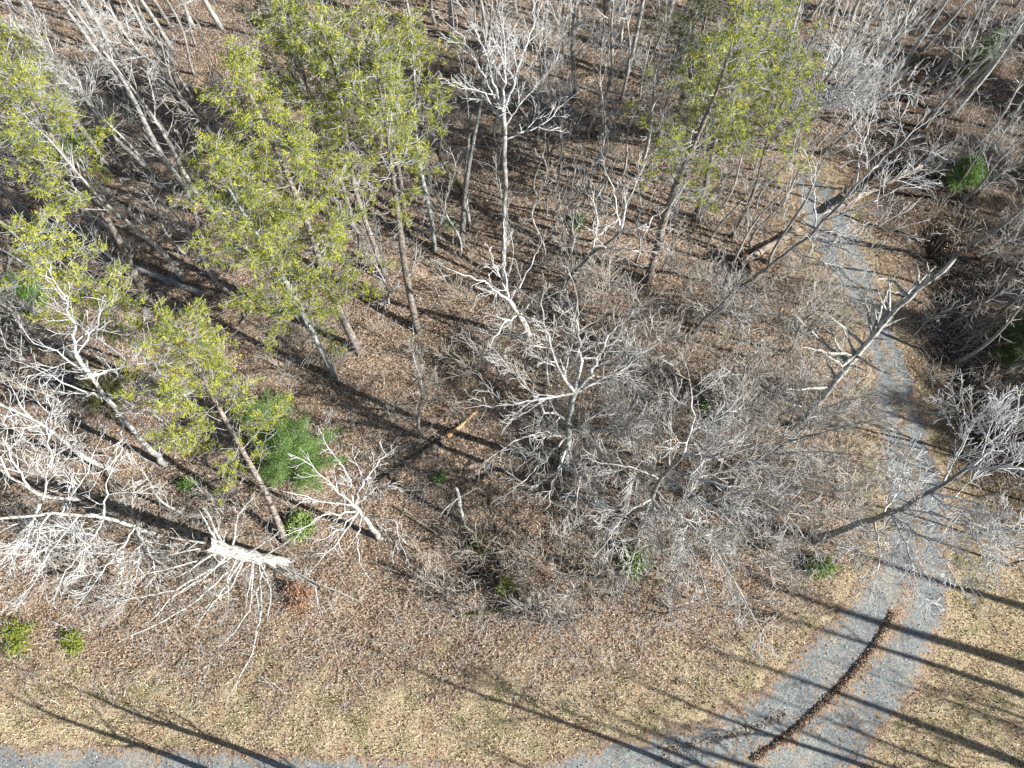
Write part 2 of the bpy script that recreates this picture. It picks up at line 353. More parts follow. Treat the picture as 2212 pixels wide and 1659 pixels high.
def damp_shade(x, y):  # moist soil by ditch and hollow, with shade painted over bank and upper right
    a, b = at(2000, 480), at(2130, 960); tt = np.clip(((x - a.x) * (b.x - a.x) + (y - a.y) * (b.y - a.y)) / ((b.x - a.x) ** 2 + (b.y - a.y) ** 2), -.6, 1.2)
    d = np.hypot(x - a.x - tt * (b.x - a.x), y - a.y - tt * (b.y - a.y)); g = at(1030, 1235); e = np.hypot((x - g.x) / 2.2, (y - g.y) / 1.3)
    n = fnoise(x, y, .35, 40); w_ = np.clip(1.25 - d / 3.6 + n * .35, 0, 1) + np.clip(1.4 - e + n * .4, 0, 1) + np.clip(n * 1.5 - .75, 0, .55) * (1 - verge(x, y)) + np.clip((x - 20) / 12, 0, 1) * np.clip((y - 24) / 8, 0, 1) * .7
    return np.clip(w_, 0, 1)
def ground():
    # fine inside the picture, coarse out to the horizon
    gx = np.concatenate([np.array([-900, -600, -400, -260, -180, -130, -100, -80]), np.arange(-64, 64.1, .5), np.array([80, 100, 130, 180, 260, 400, 600, 900])])
    gy = np.concatenate([np.array([-900, -600, -400, -260, -180, -120, -80, -50, -30]), np.arange(-20, 84.1, .5), np.array([100, 130, 180, 260, 400, 600, 900])])
    X, Y = np.meshgrid(gx, gy); x, y = X.ravel(), Y.ravel(); z = gh(x, y)
    rd = road_d(x, y); rough = (fnoise(x, y, 1.4, 1) * .08 + fnoise(x * 1.6, y * .7, 2.6, 5) * .06) * np.clip(rd / .8, 0, 1)
    gx0, gy0 = at(2040, 700).x, 0
    ax, ay = at(2010, 560).x, at(2010, 560).y; bx, by = at(2100, 900).x, at(2100, 900).y         # shallow ditch right of the drive
    tt = np.clip(((x - ax) * (bx - ax) + (y - ay) * (by - ay)) / ((bx - ax) ** 2 + (by - ay) ** 2), -.2, 1.1)
    dd = np.hypot(x - ax - tt * (bx - ax), y - ay - tt * (by - ay)); gx1, gy1 = at(1030, 1235)[:2]; z = z - .8 * np.exp(-((x - gx1) / 1.9) ** 2 - ((y - gy1) / 1.1) ** 2); z = z + rough - .95 * np.exp(-(dd / 1.1) ** 2)
    nx = len(gx); i = np.arange(len(gy) - 1)[:, None] * nx + np.arange(nx - 1)[None]; i = i.ravel()
    F = np.stack([i, i + 1, i + nx + 1, i + nx], 1)
    vg = verge(x, y); dm = damp_shade(x, y)
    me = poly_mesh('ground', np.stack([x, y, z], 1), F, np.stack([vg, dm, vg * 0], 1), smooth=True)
    m = bpy.data.materials.new('leaf_litter_ground'); m.use_nodes = True; n = m.node_tree; N = n.nodes; Lk = n.links.new
    b = N["Principled BSDF"]; b.inputs["Roughness"].default_value = .95; b.inputs["Specular IOR Level"].default_value = .1
    tc = N.new("ShaderNodeTexCoord")
    def vor(s):
        v = N.new("ShaderNodeTexVoronoi"); v.inputs["Scale"].default_value = s; Lk(tc.outputs["Object"], v.inputs["Vector"]); return v
    def noise(s, d=4):
        v = N.new("ShaderNodeTexNoise"); v.inputs["Scale"].default_value = s; v.inputs["Detail"].default_value = d; Lk(tc.outputs["Object"], v.inputs["Vector"]); return v
    def ramp(src, cols, pos):
        cr = N.new("ShaderNodeValToRGB"); e = cr.color_ramp.elements; e[0].position = pos[0]; e[0].color = (*cols[0], 1); e[1].position = pos[-1]; e[1].color = (*cols[-1], 1)
        for k in range(1, len(cols) - 1): q = e.new(pos[k]); q.color = (*cols[k], 1)
        Lk(src, cr.inputs[0]); return cr.outputs[0]
    def mix(f, a, c, bt='MIX'):
        mx = N.new("ShaderNodeMix"); mx.data_type = 'RGBA'; mx.blend_type = bt
        if isinstance(f, float): mx.inputs[0].default_value = f
        else: Lk(f, mx.inputs[0])
        Lk(a, mx.inputs[6]); Lk(c, mx.inputs[7]); return mx.outputs[2]
    v1 = vor(11.0); sp = N.new("ShaderNodeSeparateColor"); Lk(v1.outputs["Color"], sp.inputs[0])
    leaf = ramp(sp.outputs[0], [(.03, .022, .016), (.11, .07, .045), (.25, .17, .11), (.40, .29, .20), (.60, .50, .38)], [0, .3, .55, .8, 1])
    leaf = mix(.35, leaf, ramp(noise(.35).outputs[0], [(.10, .075, .05), (.32, .25, .18)], [.35, .65]))
    v2 = vor(17.0); s2 = N.new("ShaderNodeSeparateColor"); Lk(v2.outputs["Color"], s2.inputs[0])
    grass = ramp(s2.outputs[1], [(.08, .06, .035), (.22, .17, .10), (.42, .34, .22), (.64, .56, .39)], [0, .35, .7, 1])
    patch = ramp(noise(.55, 5).outputs[0], [(.13, .14, .05), (.42, .34, .22), (.28, .18, .11)], [.36, .5, .66])
    grass = mix(.5, grass, patch)
    at_ = N.new("ShaderNodeAttribute"); at_.attribute_name = 'tint'
    ma = N.new("ShaderNodeMath"); ma.operation = 'ADD'; sa = N.new("ShaderNodeSeparateColor"); Lk(at_.outputs["Color"], sa.inputs[0]); Lk(sa.outputs[0], ma.inputs[0])
    nb = N.new("ShaderNodeMath"); nb.operation = 'MULTIPLY_ADD'; Lk(noise(1.6, 6).outputs[0], nb.inputs[0]); nb.inputs[1].default_value = 1.2; nb.inputs[2].default_value = -.6
    Lk(nb.outputs[0], ma.inputs[1]); f = ramp(ma.outputs[0], [(0, 0, 0), (1, 1, 1)], [.3, .75])
    soil = ramp(s2.outputs[0], [(.02, .016, .012), (.07, .048, .034), (.17, .12, .085)], [0, .6, 1]); Lk(mix(sa.outputs[1], mix(f, leaf, grass), soil), b.inputs["Base Color"])  # dark soil tone, also carrying the painted shade
    bu = N.new("ShaderNodeBump"); bu.inputs["Strength"].default_value = 1; bu.inputs["Distance"].default_value = .06
    Lk(noise(9, 5).outputs[0], bu.inputs["Height"]); Lk(bu.outputs[0], b.inputs["Normal"])
    tag(link('ground', me, m), kind='structure')
ground()

def gravel_material():
    m = bpy.data.materials.new('gravel'); m.use_nodes = True; n = m.node_tree; N = n.nodes; Lk = n.links.new
    b = N["Principled BSDF"]; b.inputs["Roughness"].default_value = .95; b.inputs["Specular IOR Level"].default_value = .15
    tc = N.new("ShaderNodeTexCoord"); v = N.new("ShaderNodeTexVoronoi"); v.inputs["Scale"].default_value = 14; Lk(tc.outputs["Object"], v.inputs[0])
    sp = N.new("ShaderNodeSeparateColor"); Lk(v.outputs["Color"], sp.inputs[0])
    cr = N.new("ShaderNodeValToRGB"); e = cr.color_ramp.elements; e[0].color = (.05, .056, .054, 1); e[1].color = (.50, .51, .48, 1); q = e.new(.5); q.color = (.19, .20, .19, 1)
    Lk(sp.outputs[0], cr.inputs[0])
    no = N.new("ShaderNodeTexNoise"); no.inputs["Scale"].default_value = .45; no.inputs["Detail"].default_value = 7; no.inputs["Roughness"].default_value = .65; Lk(tc.outputs["Object"], no.inputs[0])
    c2 = N.new("ShaderNodeValToRGB"); e = c2.color_ramp.elements; e[0].position = .35; e[0].color = (.12, .13, .135, 1); e[1].position = .66; e[1].color = (.31, .265, .20, 1); q = e.new(.52); q.color = (.20, .215, .215, 1)
    Lk(no.outputs[0], c2.inputs[0])
    # leaf-filled strips between the wheel tracks
    at_ = N.new("ShaderNodeAttribute"); at_.attribute_name = 'tint'
    mx = N.new("ShaderNodeMix"); mx.data_type = 'RGBA'; mx.inputs[0].default_value = .62; Lk(cr.outputs[0], mx.inputs[6]); Lk(c2.outputs[0], mx.inputs[7])
    n2 = N.new("ShaderNodeTexNoise"); n2.inputs["Scale"].default_value = 3.2; n2.inputs["Detail"].default_value = 6; Lk(tc.outputs["Object"], n2.inputs[0])
    ad = N.new("ShaderNodeMath"); ad.operation = 'MULTIPLY_ADD'; Lk(n2.outputs[0], ad.inputs[0]); ad.inputs[1].default_value = 1.4; Lk(at_.outputs["Fac"], ad.inputs[2])
    c3 = N.new("ShaderNodeValToRGB"); e = c3.color_ramp.elements; e[0].position = .82; e[0].color = (0, 0, 0, 1); e[1].position = 1.15; e[1].color = (1, 1, 1, 1); Lk(ad.outputs[0], c3.inputs[0])
    br = N.new("ShaderNodeValToRGB"); e = br.color_ramp.elements; e[0].color = (.10, .065, .045, 1); e[1].color = (.42, .32, .22, 1); Lk(sp.outputs[1], br.inputs[0])
    m2 = N.new("ShaderNodeMix"); m2.data_type = 'RGBA'; Lk(c3.outputs[0], m2.inputs[0]); Lk(mx.outputs[2], m2.inputs[6]); Lk(br.outputs[0], m2.inputs[7])
    Lk(m2.outputs[2], b.inputs["Base Color"])
    bu = N.new("ShaderNodeBump"); bu.inputs["Strength"].default_value = .8; bu.inputs["Distance"].default_value = .03
    nb = N.new("ShaderNodeTexNoise"); nb.inputs["Scale"].default_value = 22; nb.inputs["Detail"].default_value = 3; Lk(tc.outputs["Object"], nb.inputs[0])
    Lk(nb.outputs[0], bu.inputs["Height"]); Lk(bu.outputs[0], b.inputs["Normal"]); return m
def drive():
    K = 26; u = np.linspace(0, 1, K); nrm = (RR - RL); L = np.linalg.norm(nrm, axis=1, keepdims=True); nrm /= L
    eL = fnoise(RL[:, 0], RL[:, 1], 1.5, 2)[:, None] * .4 + NR.normal(size=(NL, 1)) * .07
    eR = fnoise(RR[:, 0], RR[:, 1], 1.5, 6)[:, None] * .4 + NR.normal(size=(NL, 1)) * .07
    A = RL + nrm * eL; B = RR + nrm * eR
    P = A[:, None] * (1 - u)[None, :, None] + B[:, None] * u[None, :, None]
    x, y = P[..., 0].ravel(), P[..., 1].ravel(); U = np.tile(u, NL)
    z = gh(x, y) + .035 - .03 * (np.exp(-((U - .3) / .1) ** 2) + np.exp(-((U - .72) / .1) ** 2)) + .005 * fnoise(x, y, 3)
    edge = np.minimum(U, 1 - U); z -= np.where(edge < .02, .06, 0)
    t = np.clip(.55 * (1 - edge / .2), 0, 1) + .3 * np.exp(-((U - .5) / .08) ** 2) + .14 * fnoise(x, y, .5, 31)
    i = (np.arange(NL - 1)[:, None] * K + np.arange(K - 1)[None]).ravel(); F = np.stack([i + 1, i, i + K, i + K + 1], 1)[:, ::-1]
    me = poly_mesh('gravel_drive', np.stack([x, y, z], 1), F, np.stack([t] * 3, 1), smooth=True)
    if me.polygons[0].normal.z < 0: me.flip_normals()
    tag(link('gravel_drive', me, gravel_material()), kind='structure')
drive()

def leaf_quads(x, y, z, size, cols, nrg, tilt=.75):
    n = len(x); nv = nrg.normal(size=(n, 3)) * tilt; nv[:, 2] = 1; nv /= np.linalg.norm(nv, axis=1, keepdims=True)
    a = np.cross(nv, nrg.normal(size=(n, 3))); a /= np.linalg.norm(a, axis=1, keepdims=True); b = np.cross(nv, a)
    s = (size * nrg.uniform(.6, 1.35, n))[:, None]; c = np.stack([x, y, z], 1)
    fold = nv * s * nrg.uniform(-.1, .35, (n, 1))
    V = np.stack([c - a * s, c - b * s * .6 + fold, c + a * s, c + b * s * .6 + fold], 1).reshape(-1, 3)
    cols = np.array(cols); k = nrg.integers(0, len(cols), n); C = cols[k] * nrg.uniform(.75, 1.2, (n, 1))
    return V, np.arange(n * 4).reshape(-1, 4), np.repeat(C, 4, axis=0)
LEAFC = [(.56, .42, .32), (.42, .28, .19), (.26, .16, .10), (.62, .52, .41), (.12, .07, .05), (.46, .30, .23), (.62, .54, .45), (.36, .23, .15), (.09, .055, .04), (.36, .25, .21), (.46, .38, .26)]
def litter():
    n = 520000; y = NR.uniform(-8, 62, n); x = NR.uniform(-1, 1, n) * (31 + np.maximum(y, 0) * .46)
    rd = road_d(x, y); vg = verge(x, y)
    keep = (rd > 0) & (NR.random(n) < (1 - .72 * damp_shade(x, y)) * (1 - .45 * vg) * (.75 + .4 * fnoise(x, y, .5, 4))) | ((rd <= 0) & (NR.random(n) < .05 + .8 * np.exp(rd / .28) * np.clip(.6 + fnoise(x, y, 1.3, 8), 0.1, 1.4)))
    x, y = x[keep], y[keep]; z = gh(x, y) + .05 + NR.uniform(0, .05, len(x))
    V, F, C = leaf_quads(x, y, z, .050, LEAFC, NR)
    o = link('fallen_leaves', poly_mesh('fallen_leaves', V, F, C), M['leaf']); tag(o, kind='stuff', label='brown and tan fallen oak leaves covering the woodland floor', cat='leaves')
litter()
def grass():
    n = 230000; y = NR.uniform(-8, 30, n); x = NR.uniform(-1, 1, n) * (31 + np.maximum(y, 0) * .5)
    vg = verge(x, y) * (road_d(x, y) > -.05) * (.45 + .9 * fnoise(x, y, .7, 9)); k = NR.random(n) < vg; x, y = x[k], y[k]; n = len(x)
    z = gh(x, y) + .02; d = NR.normal(size=(n, 3)) * .9; d[:, 2] = 1.2; d /= np.linalg.norm(d, axis=1, keepdims=True)
    s = np.cross(d, NR.normal(size=(n, 3))); s /= np.linalg.norm(s, axis=1, keepdims=True); L = NR.uniform(.10, .34, (n, 1)); c = np.stack([x, y, z], 1)
    V = np.stack([c - s * .022, c + s * .022, c + d * L], 1).reshape(-1, 3)
    g = np.clip(fnoise(x, y, .6, 12) * .8 + NR.normal(size=n) * .25, 0, 1)[:, None]
    C = (np.array([.72, .60, .39]) * (1 - g) + np.array([.22, .25, .09]) * g) * NR.uniform(.7, 1.2, (n, 1))
    o = link('grass', poly_mesh('grass', V, np.arange(n * 3).reshape(-1, 3), np.repeat(C, 3, axis=0)), M['leaf']); tag(o, kind='stuff', label='straw coloured dormant grass on the open verge', cat='grass')
grass()
def brush():
    n = 70000; y = NR.uniform(-4, 60, n); x = NR.uniform(-1, 1, n) * (31 + np.maximum(y, 0) * .46)
    dens = (1 - verge(x, y) * .93) * (.35 + .65 * np.clip(.5 + fnoise(x, y, .33, 21), 0, 1)) * (road_d(x, y) > .3)
    dens *= np.where((x > 3) & (y < 26), 1.0, .75); k = NR.random(n) < dens; x, y = x[k], y[k]; n = len(x)
    p = np.stack([x, y, gh(x, y) + .02], 1); d = NR.normal(size=(n, 3)); d[:, 2] = np.abs(d[:, 2]) * .9 + .15; d /= np.linalg.norm(d, axis=1, keepdims=True)
    L = NR.uniform(.25, 1.0, (n, 1)) ** 1.2 * 1.7; segs = []; r = NR.uniform(.008, .014, (n, 1))
    for s in range(4):
        d = d + NR.normal(size=(n, 3)) * .2; d[:, 2] -= .15 * s; d /= np.linalg.norm(d, axis=1, keepdims=True); q = p + d * L / 3.5
        segs.append(np.hstack([p, q, r, r * .9])); p, r = q, r * .9
    S_ = np.vstack(segs); o = link('underbrush', seg_mesh('underbrush', S_), M['twig']); tag(o, kind='stuff', label='fine bare stems and fallen twigs strewn over the leaf litter', cat='brush')
brush()
def ridge(name, line, width, height, label):
    P = catmull(pts_world(line), 90); d = np.gradient(P, axis=0); d /= np.linalg.norm(d, axis=1, keepdims=True); nn = np.stack([-d[:, 1], d[:, 0]], 1)
    K = 7; V = []
    for i in range(90):
        e = math.sin(math.pi * i / 89) ** .5 if 0 < i < 89 else 0
        wd = width * e * (1 + .35 * math.sin(i * .7) + .25 * math.sin(i * 1.9)) + .01
        for k in range(K):
            u = k / (K - 1) * 2 - 1; q = P[i] + nn[i] * u * wd
            V.append((q[0], q[1], ghf(*q) + (-.06 if abs(u) > .5 or not height else .03 + height * e * (1 - u * u * 3) * rng.uniform(.5, 1.2))))
    F = [(i * K + k, (i + 1) * K + k, (i + 1) * K + k + 1, i * K + k + 1) for i in range(89) for k in range(K - 1)]
    V = np.array(V); n0 = len(V); T = np.tile(np.array([[.06, .035, .025]]), (n0, 1))
    n = int(90 * 30 * (.16 if height == 0 else 1)); i = NR.integers(0, 90, n); u = NR.normal(size=n) * .75 * (1 + .5 * np.sin(i * .5)); q = P[i] + nn[i] * (u * width)[:, None] + NR.normal(size=(n, 2)) * .06
    V2, F2, C2 = leaf_quads(q[:, 0], q[:, 1], gh(q[:, 0], q[:, 1]) + .06 + height * np.clip(1 - u * u, 0, 1), .06, [(.2, .10, .06), (.13, .065, .04), (.3, .2, .13), (.42, .32, .22), (.1, .06, .04), (.5, .42, .33)], NR, .8)
    o = link(name, poly_mesh(name, np.vstack([V, V2]), np.vstack([np.array(F), F2 + n0]), np.vstack([T, C2])), M['leaf']); tag(o, kind='stuff', label=label, cat='leaves')
ridge('leaf_drift', [(1625, 1640), (1700, 1590), (1768, 1530), (1826, 1470), (1882, 1400), (1930, 1325)], .095, .09, 'dark ridge of drifted brown leaves along the gravel drive')
ridge('leaf_drift', [(1420, 1625), (1520, 1600), (1620, 1575), (1700, 1540)], .22, .0, 'thin strip of brown leaves across the drive at the bend')

# ------------------------------------------------------------------ things: trees given by where their base and top stand
def place_line(b, t, h):
    B = on_ground(*b)
    if h is None: h = min(22, max(4, auto_z(t[0], t[1], B, Vector((0, 0, 1)))))
    return B, at(t[0], t[1], B.z + h) - B
seed = [100]
def nrng(): seed[0] += 1; return random.Random(seed[0]), np.random.default_rng(seed[0])
def bare_tree(b, t, label, h=None, r=.13, bark='bark_grey', twig='twig', name='bare_tree', group=None, **kw):
    r *= 1.2; B, T = place_line(b, t, h); g, _ = nrng(); root = empty(name, B, label, 'tree', group)
    tm, cm = bare_meshes(name, g, T.length, T, r, **kw); link('trunk', tm, [M[bark]] * 2, root); link('crown', cm, M[twig], root); return root
def pine_tree(b, t, label, h=None, r=.15, bark='bark_pine', group='pines with yellow green needles', **kw):
    r *= 1.3; B, T = place_line(b, t, h); g, n = nrng(); root = empty('pine_tree', B, label, 'tree', group)
    tm, bm_, fm = pine_meshes('pine_tree', g, n, T, r, **kw); link('trunk', tm, [M[bark]] * 2, root); link('branches', bm_, M['twig_grey'], root); link('crown', fm, M['needles'], root); return root
def hero(b, way, limbs, label, r, bark, twig, name='bare_tree', top_r=.05, clen=2.2, den=1.0, lr=.07, sides=11, jag=0, mx=3, limb_name='limb', end=None, group=None, up=.03, wob=.05):
    """trunk through picture points at given heights, and each main limb its own mesh"""
    B = on_ground(*b); g, _ = nrng(); root = empty(name, B, label, 'tree', group)
    P = [Vector((0, 0, -.1))] + [at(x, y, B.z + z) - B for x, y, z in way]; path = []
    for i in range(len(P) - 1):
        k = max(1, int((P[i + 1] - P[i]).length / .8))
        for j in range(k): path.append(P[i].lerp(P[i + 1], j / k) + (rvec(g) * .035 if i + j else Vector()))
    path.append(P[-1]); n = len(path); rad = [r + (top_r - r) * (i / (n - 1)) ** .9 for i in range(n)]
    link('trunk', tube_mesh(name + '_trunk', path, rad, sides, g, .08, jag=jag), [M[bark], M[end or bark]], root)
    for L in limbs:
        lr_ = lr
        if isinstance(L[0], (int, float)): lr_, L = L[0], L[1]
        Q = [at(x, y, B.z + z) - B for x, y, z in L]
        near = min(path, key=lambda q: (q - Q[0]).length); Q[0] = near
        segs = []; core = []; grow_on(segs, Q, lr_, (.034 if name == 'snag' else .016), g, 1, clen, den, up, wob, mx, main=core)
        link(limb_name, seg_mesh(name + '_limb', core + segs, 4), M[twig], root)
    return root

# --- pines
pine_tree((775, 760), (505, 120), 'largest pine with yellow green crown, pale trunk foot in sun left of centre', 19.5, .21, spread=4.0, crown0=.28, dens=1.2)
pine_tree((725, 817), (455, 330), 'large pine directly below the largest one, with lichen grey trunk', 18.0, .17, bark='bark_lichen', spread=3.6, crown0=.32, dens=1.1)
pine_tree((617, 1168), (385, 690), 'pine with dark curved trunk rising from beside the white snag', 15.5, .16, spread=3.5, crown0=.5, bend=.5, dens=1.25)
pine_tree((327, 663), (30, 150), 'pine at the left edge with blurred bright crown, upper of the two there', 18, .2, spread=3.0, crown0=.55)
pine_tree((400, 862), (70, 500), 'pine at the left edge with long mottled trunk slanting behind the middle pine', 17, .17, spread=2.8, crown0=.55)
pine_tree((905, 715), (800, 95), 'pine with tall clear curved trunk standing alone in leaf litter near the centre', 17.5, .19, spread=3.0, crown0=.58, bend=.35)
pine_tree((825, 600), (690, 50), 'pine left of the tall clear trunk, with short dead side branches', 17, .16, spread=2.6, crown0=.55)
pine_tree((765, 498), (610, 0), 'pine with thin forked brown trunk beside the largest pine crown', 15, .13, spread=2.8, crown0=.5)
pine_tree((937, 540), (885, 60), 'pine with pale lichen trunk right of the tall clear trunk', 16, .14, bark='bark_lichen', spread=2.9, crown0=.6)
pine_tree((880, 505), (770, -60), 'pine at the top edge with its crown cut by the frame, left half', 17, .16, spread=2.8, crown0=.5)
pine_tree((700, 330), (590, -40), 'dark green pine standing behind the others at the top left centre', 13, .15, spread=3.2, crown0=.3, cols=((.15, .17, .03), (.05, .09, .02)))
pine_tree((1396, 608), (1590, 60), 'pine right of centre with thick trunk, dark on its left side', 18.5, .22, spread=3.9, crown0=.46, dens=.7)
pine_tree((1580, 512), (1740, 130), 'slender pine with thin straight trunk near the fallen log by the drive', 15.5, .10, spread=2.5, crown0=.5, dens=.75)
pine_tree((1500, 470), (1650, 10), 'pine behind the thick dark sided one, crown touching the top edge', 16.5, .15, spread=3.0, crown0=.48, dens=.7)
pine_tree((1450, 300), (1540, -60), 'dark pine at the top edge right of centre with drooping boughs', 15, .16, spread=3.2, crown0=.35, cols=((.16, .18, .03), (.05, .08, .02)), dens=.7)
pine_tree((1560, 330), (1700, -40), 'farthest right of the pines at the top edge', 15, .15, spread=3.0, crown0=.4, dens=.7)
pine_tree((210, 330), (0, 60), 'small pine half hidden at the upper left corner', 12, .12, spread=2.6, crown0=.4)

# --- the central oak and other trees seen limb by limb
hero((1220, 1012), [(1224, 960, 6), (1228, 905, 9), (1242, 849, 11.5)], [
    [(1228, 905, 9), (1180, 890, 10.5), (1116, 816, 12), (1085, 775, 13)], [(1224, 940, 7.5), (1150, 940, 9), (1106, 955, 10.5), (1040, 1005, 11.5)],
    (.11, [(1242, 849, 11.5), (1203, 793, 13), (1180, 715, 15), (1168, 640, 16)]), (.10, [(1242, 849, 11.5), (1255, 780, 13), (1250, 700, 15), (1243, 620, 17)]),
    (.12, [(1242, 849, 11.5), (1275, 806, 12.5), (1322, 716, 15), (1400, 650, 17)]), [(1242, 849, 11.5), (1340, 800, 13), (1430, 735, 14.5)],
    [(1224, 950, 7), (1160, 1010, 8.5), (1110, 1060, 9.5)], [(1222, 960, 6.5), (1250, 1040, 8), (1245, 1105, 9)], [(1226, 925, 8.5), (1320, 930, 10), (1390, 900, 11)],
    [(1221, 985, 5), (1190, 1055, 6.5), (1182, 1110, 7.5)], [(1242, 849, 11.5), (1120, 870, 12.5), (1030, 880, 13.5)]],
    'large bare spreading oak with dark forked trunk at the centre', .27, 'bark_lichen', 'twig', top_r=.15, clen=2.3, den=1.2, lr=.08)
hero((1392, 1128), [(1408, 1075, 6), (1426, 1036, 9), (1476, 983, 13)], [
    [(1410, 1080, 6.5), (1470, 1150, 8), (1510, 1225, 9), (1530, 1300, 9.5)], [(1410, 1085, 6), (1425, 1165, 7.5), (1440, 1240, 8)], [(1420, 1060, 7), (1540, 1180, 9), (1610, 1300, 10), (1650, 1370, 10)],
    [(1410, 1075, 6.5), (1350, 1110, 8), (1310, 1170, 8.5)], [(1408, 1075, 6), (1380, 1160, 7.5), (1370, 1200, 8)], [(1476, 983, 13), (1550, 990, 14), (1660, 955, 15)], [(1476, 983, 13), (1500, 900, 15), (1490, 820, 16)],
    [(1450, 1010, 11), (1450, 930, 13), (1430, 860, 14)], [(1440, 1020, 10.5), (1570, 1050, 12), (1700, 1110, 13), (1760, 1190, 13)], [(1426, 1036, 9), (1370, 1010, 11), (1310, 1000, 12)],
    [(1430, 1030, 9.5), (1560, 1110, 11), (1680, 1230, 12)]],
    'bare tree seen almost from above with radiating branches, right of the central oak', .22, 'bark_grey', 'twig', top_r=.07, clen=2.3, den=1.5, wob=.03)
hero((1085, 602), [(1088, 500, 4), (1092, 380, 8), (1087, 245, 12.2)], [
    (.09, [(1087, 245, 12.2), (1060, 150, 14.5), (1025, 60, 16), (990, 0, 17)]), (.09, [(1087, 245, 12.2), (1090, 140, 15), (1085, 30, 17)]), (.08, [(1087, 245, 12.2), (1120, 150, 14.5), (1150, 60, 16), (1160, -20, 17)]),
    [(1090, 280, 11), (1130, 215, 13), (1190, 150, 14.5)], [(1088, 262, 11.6), (1040, 190, 13), (995, 190, 13.5)], [(1090, 290, 10.6), (1170, 270, 12), (1220, 225, 13)], [(1060, 150, 14.5), (1000, 80, 16), (970, 60, 16.5)]],
    'tall bare tree with pale smooth trunk and vase shaped crown reaching the top edge', .19, 'bark_pale', 'twig_bright', top_r=.11, clen=2.2, den=1.0)
hero((1145, 735), [(1130, 690, 3.5), (1100, 648, 6.5)], [
    (.10, [(1100, 648, 6.5), (1046, 609, 8), (1000, 595, 8.6), (960, 577, 9)]), (.09, [(1100, 648, 6.5), (1075, 590, 8), (1060, 545, 9.5)]), (.07, [(1100, 648, 6.5), (1085, 560, 9), (1090, 470, 11)]),
    [(1115, 668, 5), (1160, 700, 6), (1200, 740, 6.5)], [(1115, 668, 5), (1090, 700, 5.5), (1060, 740, 6)], [(1100, 648, 6.5), (1140, 590, 8.5), (1170, 520, 10.5)], [(1118, 670, 5), (1150, 650, 7), (1190, 640, 8)]],
    'short white tree with curved broken limb reaching left, above the central oak', .22, 'dead_wood', 'twig_bright', top_r=.13, clen=1.6, den=.9)
hero((822, 1163), [(795, 1130, 4), (765, 1092, 7.5)], [
    [(765, 1092, 7.5), (710, 1040, 9), (650, 990, 10)], [(765, 1092, 7.5), (750, 1020, 9), (700, 960, 10.5)], [(775, 1102, 6.5), (700, 1110, 8), (640, 1150, 8.5)], [(775, 1102, 6.5), (730, 1170, 8), (690, 1210, 8)],
    [(785, 1115, 5.5), (770, 1180, 7), (785, 1235, 7)], [(785, 1115, 5.5), (850, 1120, 7), (870, 1190, 7.5)], [(765, 1092, 7.5), (820, 1050, 9), (900, 1060, 10)], [(765, 1092, 7.5), (790, 1030, 9.5), (830, 980, 10)],
    [(765, 1092, 7.5), (660, 1075, 9), (620, 1060, 9.5)], [(775, 1102, 6.5), (740, 1140, 7.5), (700, 1165, 8)]],
    'small white tree with radiating branches and stout short trunk, right of the snag', .17, 'dead_wood', 'twig_bright', top_r=.10, clen=1.5, den=.95, lr=.055)
hero((1757, 1166), [(1850, 1135, 5.5), (1924, 1111, 9), (2010, 1062, 12), (2090, 1012, 14.5)], [
    [(1924, 1111, 9), (1960, 1180, 10.5), (1985, 1280, 11)], [(1924, 1111, 9), (2010, 1170, 11), (2080, 1270, 11.5)], [(2010, 1062, 12), (2120, 1090, 13.5), (2190, 1180, 14)], [(2010, 1062, 12), (2090, 1130, 13), (2130, 1210, 13)],
    [(2050, 1035, 13), (2090, 940, 14.5), (2080, 870, 15)], [(2090, 1012, 14.5), (2160, 960, 16), (2200, 890, 16)], [(2090, 1012, 14.5), (2200, 1010, 16), (2290, 1040, 16)], [(1900, 1118, 8), (1940, 1060, 9.5), (1960, 990, 10.5)],
    [(1880, 1125, 7), (1900, 1190, 8.5), (1890, 1260, 9)], [(1950, 1096, 10), (2060, 1120, 12), (2150, 1150, 13)]],
    'bare tree leaning over the gravel drive from its left bank, dark slanted trunk', .28, 'bark_grey', 'twig_bright', top_r=.07, clen=2.4, den=1.7, wob=.03)
hero((1570, 1062), [(1600, 1015, 4), (1650, 985, 7), (1700, 955, 9.5)], [
    [(1650, 985, 7), (1760, 975, 9.5), (1880, 985, 11.5)], [(1700, 955, 9.5), (1800, 930, 11.5), (1910, 900, 13)], [(1700, 955, 9.5), (1790, 880, 12), (1880, 850, 13.5)], [(1640, 990, 6.5), (1700, 1050, 8.5), (1800, 1060, 10)],
    [(1680, 965, 8.5), (1720, 880, 11), (1740, 790, 13)], [(1620, 1000, 5), (1600, 930, 7.5), (1600, 860, 9)]],
    'bare tree with dark fan of thin branches spreading right across the drive edge', .17, 'bark_grey', 'twig', top_r=.06, clen=2.2, den=1.4, wob=.03, lr=.06)
hero((1600, 622), [(1680, 560, 6), (1745, 514, 9.5), (1850, 400, 15)], [
    [(1745, 514, 9.5), (1840, 480, 11.5), (1940, 500, 13)], [(1780, 480, 11.5), (1880, 440, 13.5), (1990, 380, 15)], [(1850, 400, 15), (1920, 330, 17), (1990, 270, 18)], [(1850, 400, 15), (1860, 330, 16.5), (1880, 270, 17.5)],
    [(1745, 514, 9.5), (1830, 540, 11), (1900, 590, 12)], [(1760, 500, 10), (1760, 430, 12), (1750, 360, 13.5)], [(1700, 545, 7.5), (1800, 580, 9.5), (1850, 640, 10.5)]],
    'bare tree with dark thin trunk leaning right over the far part of the drive', .14, 'bark_grey', 'twig_bright', top_r=.05, clen=2.2, den=1.0)
